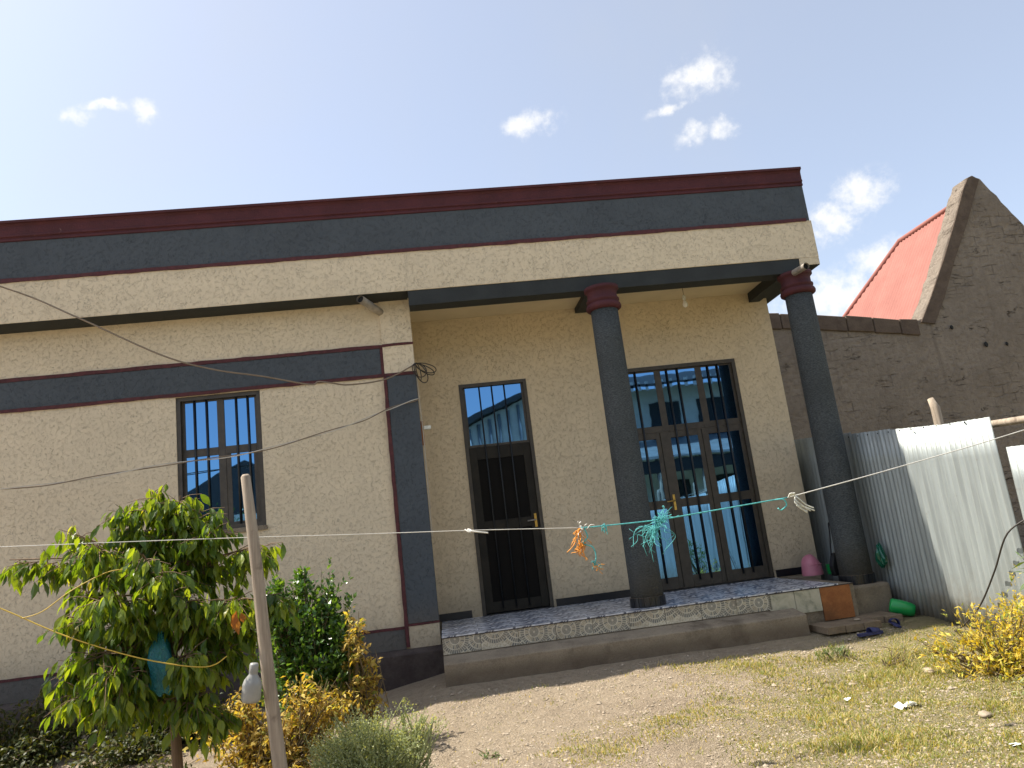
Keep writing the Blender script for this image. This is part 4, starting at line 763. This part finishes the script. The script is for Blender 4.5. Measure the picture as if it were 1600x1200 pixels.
pot = empty('pink_potty', (4.40, .55, 0), 'pink plastic child potty upturned by the porch corner', 'potty'); po = put('body', pk.mesh('body'), M['pink'], pot, (4.40, .55, .004)); po.rotation_euler.z = -.35
MB().tube([(4.40 + .122 * math.cos(t), .55 + .122 * math.sin(t), .132 + .004 * math.sin(3 * t)) for t in np.linspace(-2.2, .2, 16)], .004, 6).build('rim_seam', M['pink'], pot); MB().tube([(4.395, .43, .10), (4.42, .425, .125), (4.405, .43, .15)], .006, 6).build('handle', M['pink'], pot)
cupo = MB().lathe([(.045, 0), (.05, .01), (.055, .11), (.058, .115), (.052, .11), (.046, .02), (.002, .015)], (0, 0, 0), 24).build('green_cup', M['green'], None, (4.56, .38, .004)); tag(cupo, 'green plastic cup beside the pink potty', 'cup')
bg_ = empty('black_bag', (4.60, .12, 0), 'black strap bag leaning behind the right porch column', 'bag'); MB().prism([(-.09, 0), (.09, 0), (.095, .12), (.07, .26), (-.05, .27), (-.1, .12)], 'y', -.04, .04).build('body', M['blackplastic'], bg_, (4.52, .12, .0), bevel=.02)
MB().tube(smooth([(4.46, .12, .24), (4.50, .13, .5), (4.53, .16, .62), (4.56, .13, .45), (4.58, .12, .24)]), .009, 6).build('strap', M['blackplastic'], bg_); box(4.49, 4.53, .075, .0795, .19, .215).build('badge', M['whiterag'], bg_)
gb = MB(); nS = 18
for i, (r, z) in enumerate([(.01, .34), (.04, .31), (.065, .25), (.07, .18), (.055, .12), (.02, .08)]):
    for k in range(nS): a = 2 * math.pi * k / nS; rr = r * (1 + .3 * math.sin(4 * a + i) + .15 * math.sin(7 * a)); gb.v.append((4.76 + rr * math.cos(a) * .6, -.42 + rr * math.sin(a), z + .015 * math.sin(3 * a + i)))
for i in range(5):
    for k in range(nS): j = (k + 1) % nS; gb.f.append((i * nS + k, i * nS + j, (i + 1) * nS + j, (i + 1) * nS + k)); gb.sm.append(False)
tag(gb.build('plastic_bag', M['greendark']), 'crumpled dark green plastic bag wedged between column and fence', 'plastic bag')
jug = empty('green_pot', (4.66, -.72, -.4), 'bright green plastic pot lying by the fence foot', 'pot'); jb = MB().lathe([(.002, 0), (.065, .002), (.075, .02), (.078, .12), (.072, .2), (.06, .24), (.055, .245), (.058, .23), (.002, .2)], (0, 0, 0), 28).build('body', M['green'], jug, (4.57, -.70, -.29)); jb.rotation_euler = (0, math.radians(108), math.radians(-28))
# paver slabs: two slabs of grooved bricks
def paver(x, y, ang, n, label):
    root = empty('paver_slab', (x, y, -.43), label, 'paver', 'paver slabs by the porch end'); root.rotation_euler.z = ang
    me = box(-.097, .097, -.2, .2, 0, .07).mesh('brick'); me.materials.append(M['slab'])
    for k in range(n): o = bpy.data.objects.new('brick', me); COL.objects.link(o); o.parent = root; o.location = ((k - (n - 1) / 2) * .2, random.uniform(-.012, .012), random.uniform(-.006, .006)); bv = o.modifiers.new('b', 'BEVEL'); bv.width = .005; bv.segments = 2
paver(3.88, -.95, .05, 3, 'worn paver slab of three bricks below the brown tile'); paver(4.36, -.72, -.02, 2, 'small paver slab of two bricks nearest the green pot')
def sandal(x, y, ang, tilt, label):
    root = empty('sandal', (x, y, float(ghf(np.array([x]), np.array([y]))[0]) + .012), label, 'sandal', 'blue sandals near the paver slabs'); root.rotation_euler = (tilt, 0, ang)
    o2 = [(-.13, -.03), (-.12, -.04), (-.04, -.034), (.04, -.045), (.10, -.05), (.135, -.03), (.14, 0), (.13, .03), (.09, .045), (.03, .038), (-.05, .032), (-.12, .038), (-.135, .0)]
    me = MB().prism(o2, 'z', 0, .022).mesh('sole'); me.materials.append(M['navy']); o = bpy.data.objects.new('sole', me); COL.objects.link(o); o.parent = root
    s = MB(); pr_ = []
    for i in range(9):
        t = math.pi * i / 8; pr_.append((.048 * math.cos(t), .02 + .05 * math.sin(t)))
    for p in pr_: s.v += [(.0, p[0], p[1]), (.10, p[0] * .95, p[1] * .8)]
    for i in range(8): s.f.append((2 * i, 2 * i + 1, 2 * i + 3, 2 * i + 2)); s.sm.append(True)
    me = s.mesh('strap'); me.materials.append(M['navy']); o = bpy.data.objects.new('strap', me); COL.objects.link(o); o.parent = root; sl = o.modifiers.new('s', 'SOLIDIFY'); sl.thickness = .006
sandal(3.95, -1.30, .15, 0, 'navy blue sandal lying in front of the paver slabs'); sandal(4.33, -1.12, 1.2, .5, 'navy blue sandal tipped up nearer the fence')
# litter and stones
def scrap(x, y, s, label, n=9):
    m = MB(); z = float(ghf(np.array([x]), np.array([y]))[0])
    for k in range(n):
        a = random.uniform(0, 6.28); c = Vector((x + random.uniform(-s, s), y + random.uniform(-s, s) * .7, z + .012 + random.uniform(0, s * .25))); u = Vector((math.cos(a), math.sin(a), random.uniform(-.5, .5))) * s * .6; v = Vector((-math.sin(a), math.cos(a), random.uniform(-.2, .5))) * s * .45
        m.poly([c - u - v, c + u - v * .7, c + u * .8 + v, c - u * .9 + v * 1.1])
    tag(m.build('paper_scrap', M['paper']), label, 'litter')
scrap(3.05, -3.22, .055, 'torn white paper scrap lying on the dry grass'); scrap(2.78, -2.88, .025, 'small white scrap left of the torn paper', 4); scrap(3.02, -4.3, .03, 'small white scrap near the bottom right edge', 4)
def stone(x, y, r, label, flat=.55, mat='stone'):
    m = MB(); z = float(ghf(np.array([x]), np.array([y]))[0]); pr_ = [(.35, -.3), (.8, -.15), (1, .15), (.85, .42), (.5, .58), (.1, .62)]
    m.lathe([(a * r, b * r * flat * 1.4) for a, b in pr_], (0, 0, 0), 11); m.v = [(a * random.uniform(.8, 1.15) * 1.3, b * random.uniform(.8, 1.15) * .85, c * random.uniform(.8, 1.2)) for a, b, c in m.v]
    o = m.build('stone', M[mat], None, (x, y, z + r * .12)); o.rotation_euler.z = random.uniform(0, 6); tag(o, label, 'stone')
stone(3.35, -3.62, .05, 'pale flat stone on the grass below the golden shrub'); stone(.50, -3.05, .028, 'pale stone on the bare ground right of the weed'); stone(2.85, -3.05, .022, 'small pale stone beside the torn paper'); stone(3.75, -2.45, .06, 'pale stone at the foot of the golden shrub'); stone(2.72, -2.42, .022, 'small stone near the shadow edge at right'); stone(3.05, -2.5, .03, 'small pale stone in the ragged grass clump')
stone(4.02, -.98, .03, 'white pebble lying on the paver slab'); bpy.data.objects['stone.006'].location.z = -.35; stone(-.35, -.78, .02, 'small white chip on the ground by the step end'); stone(3.72, -1.32, .025, 'white pebble in front of the paver slab')
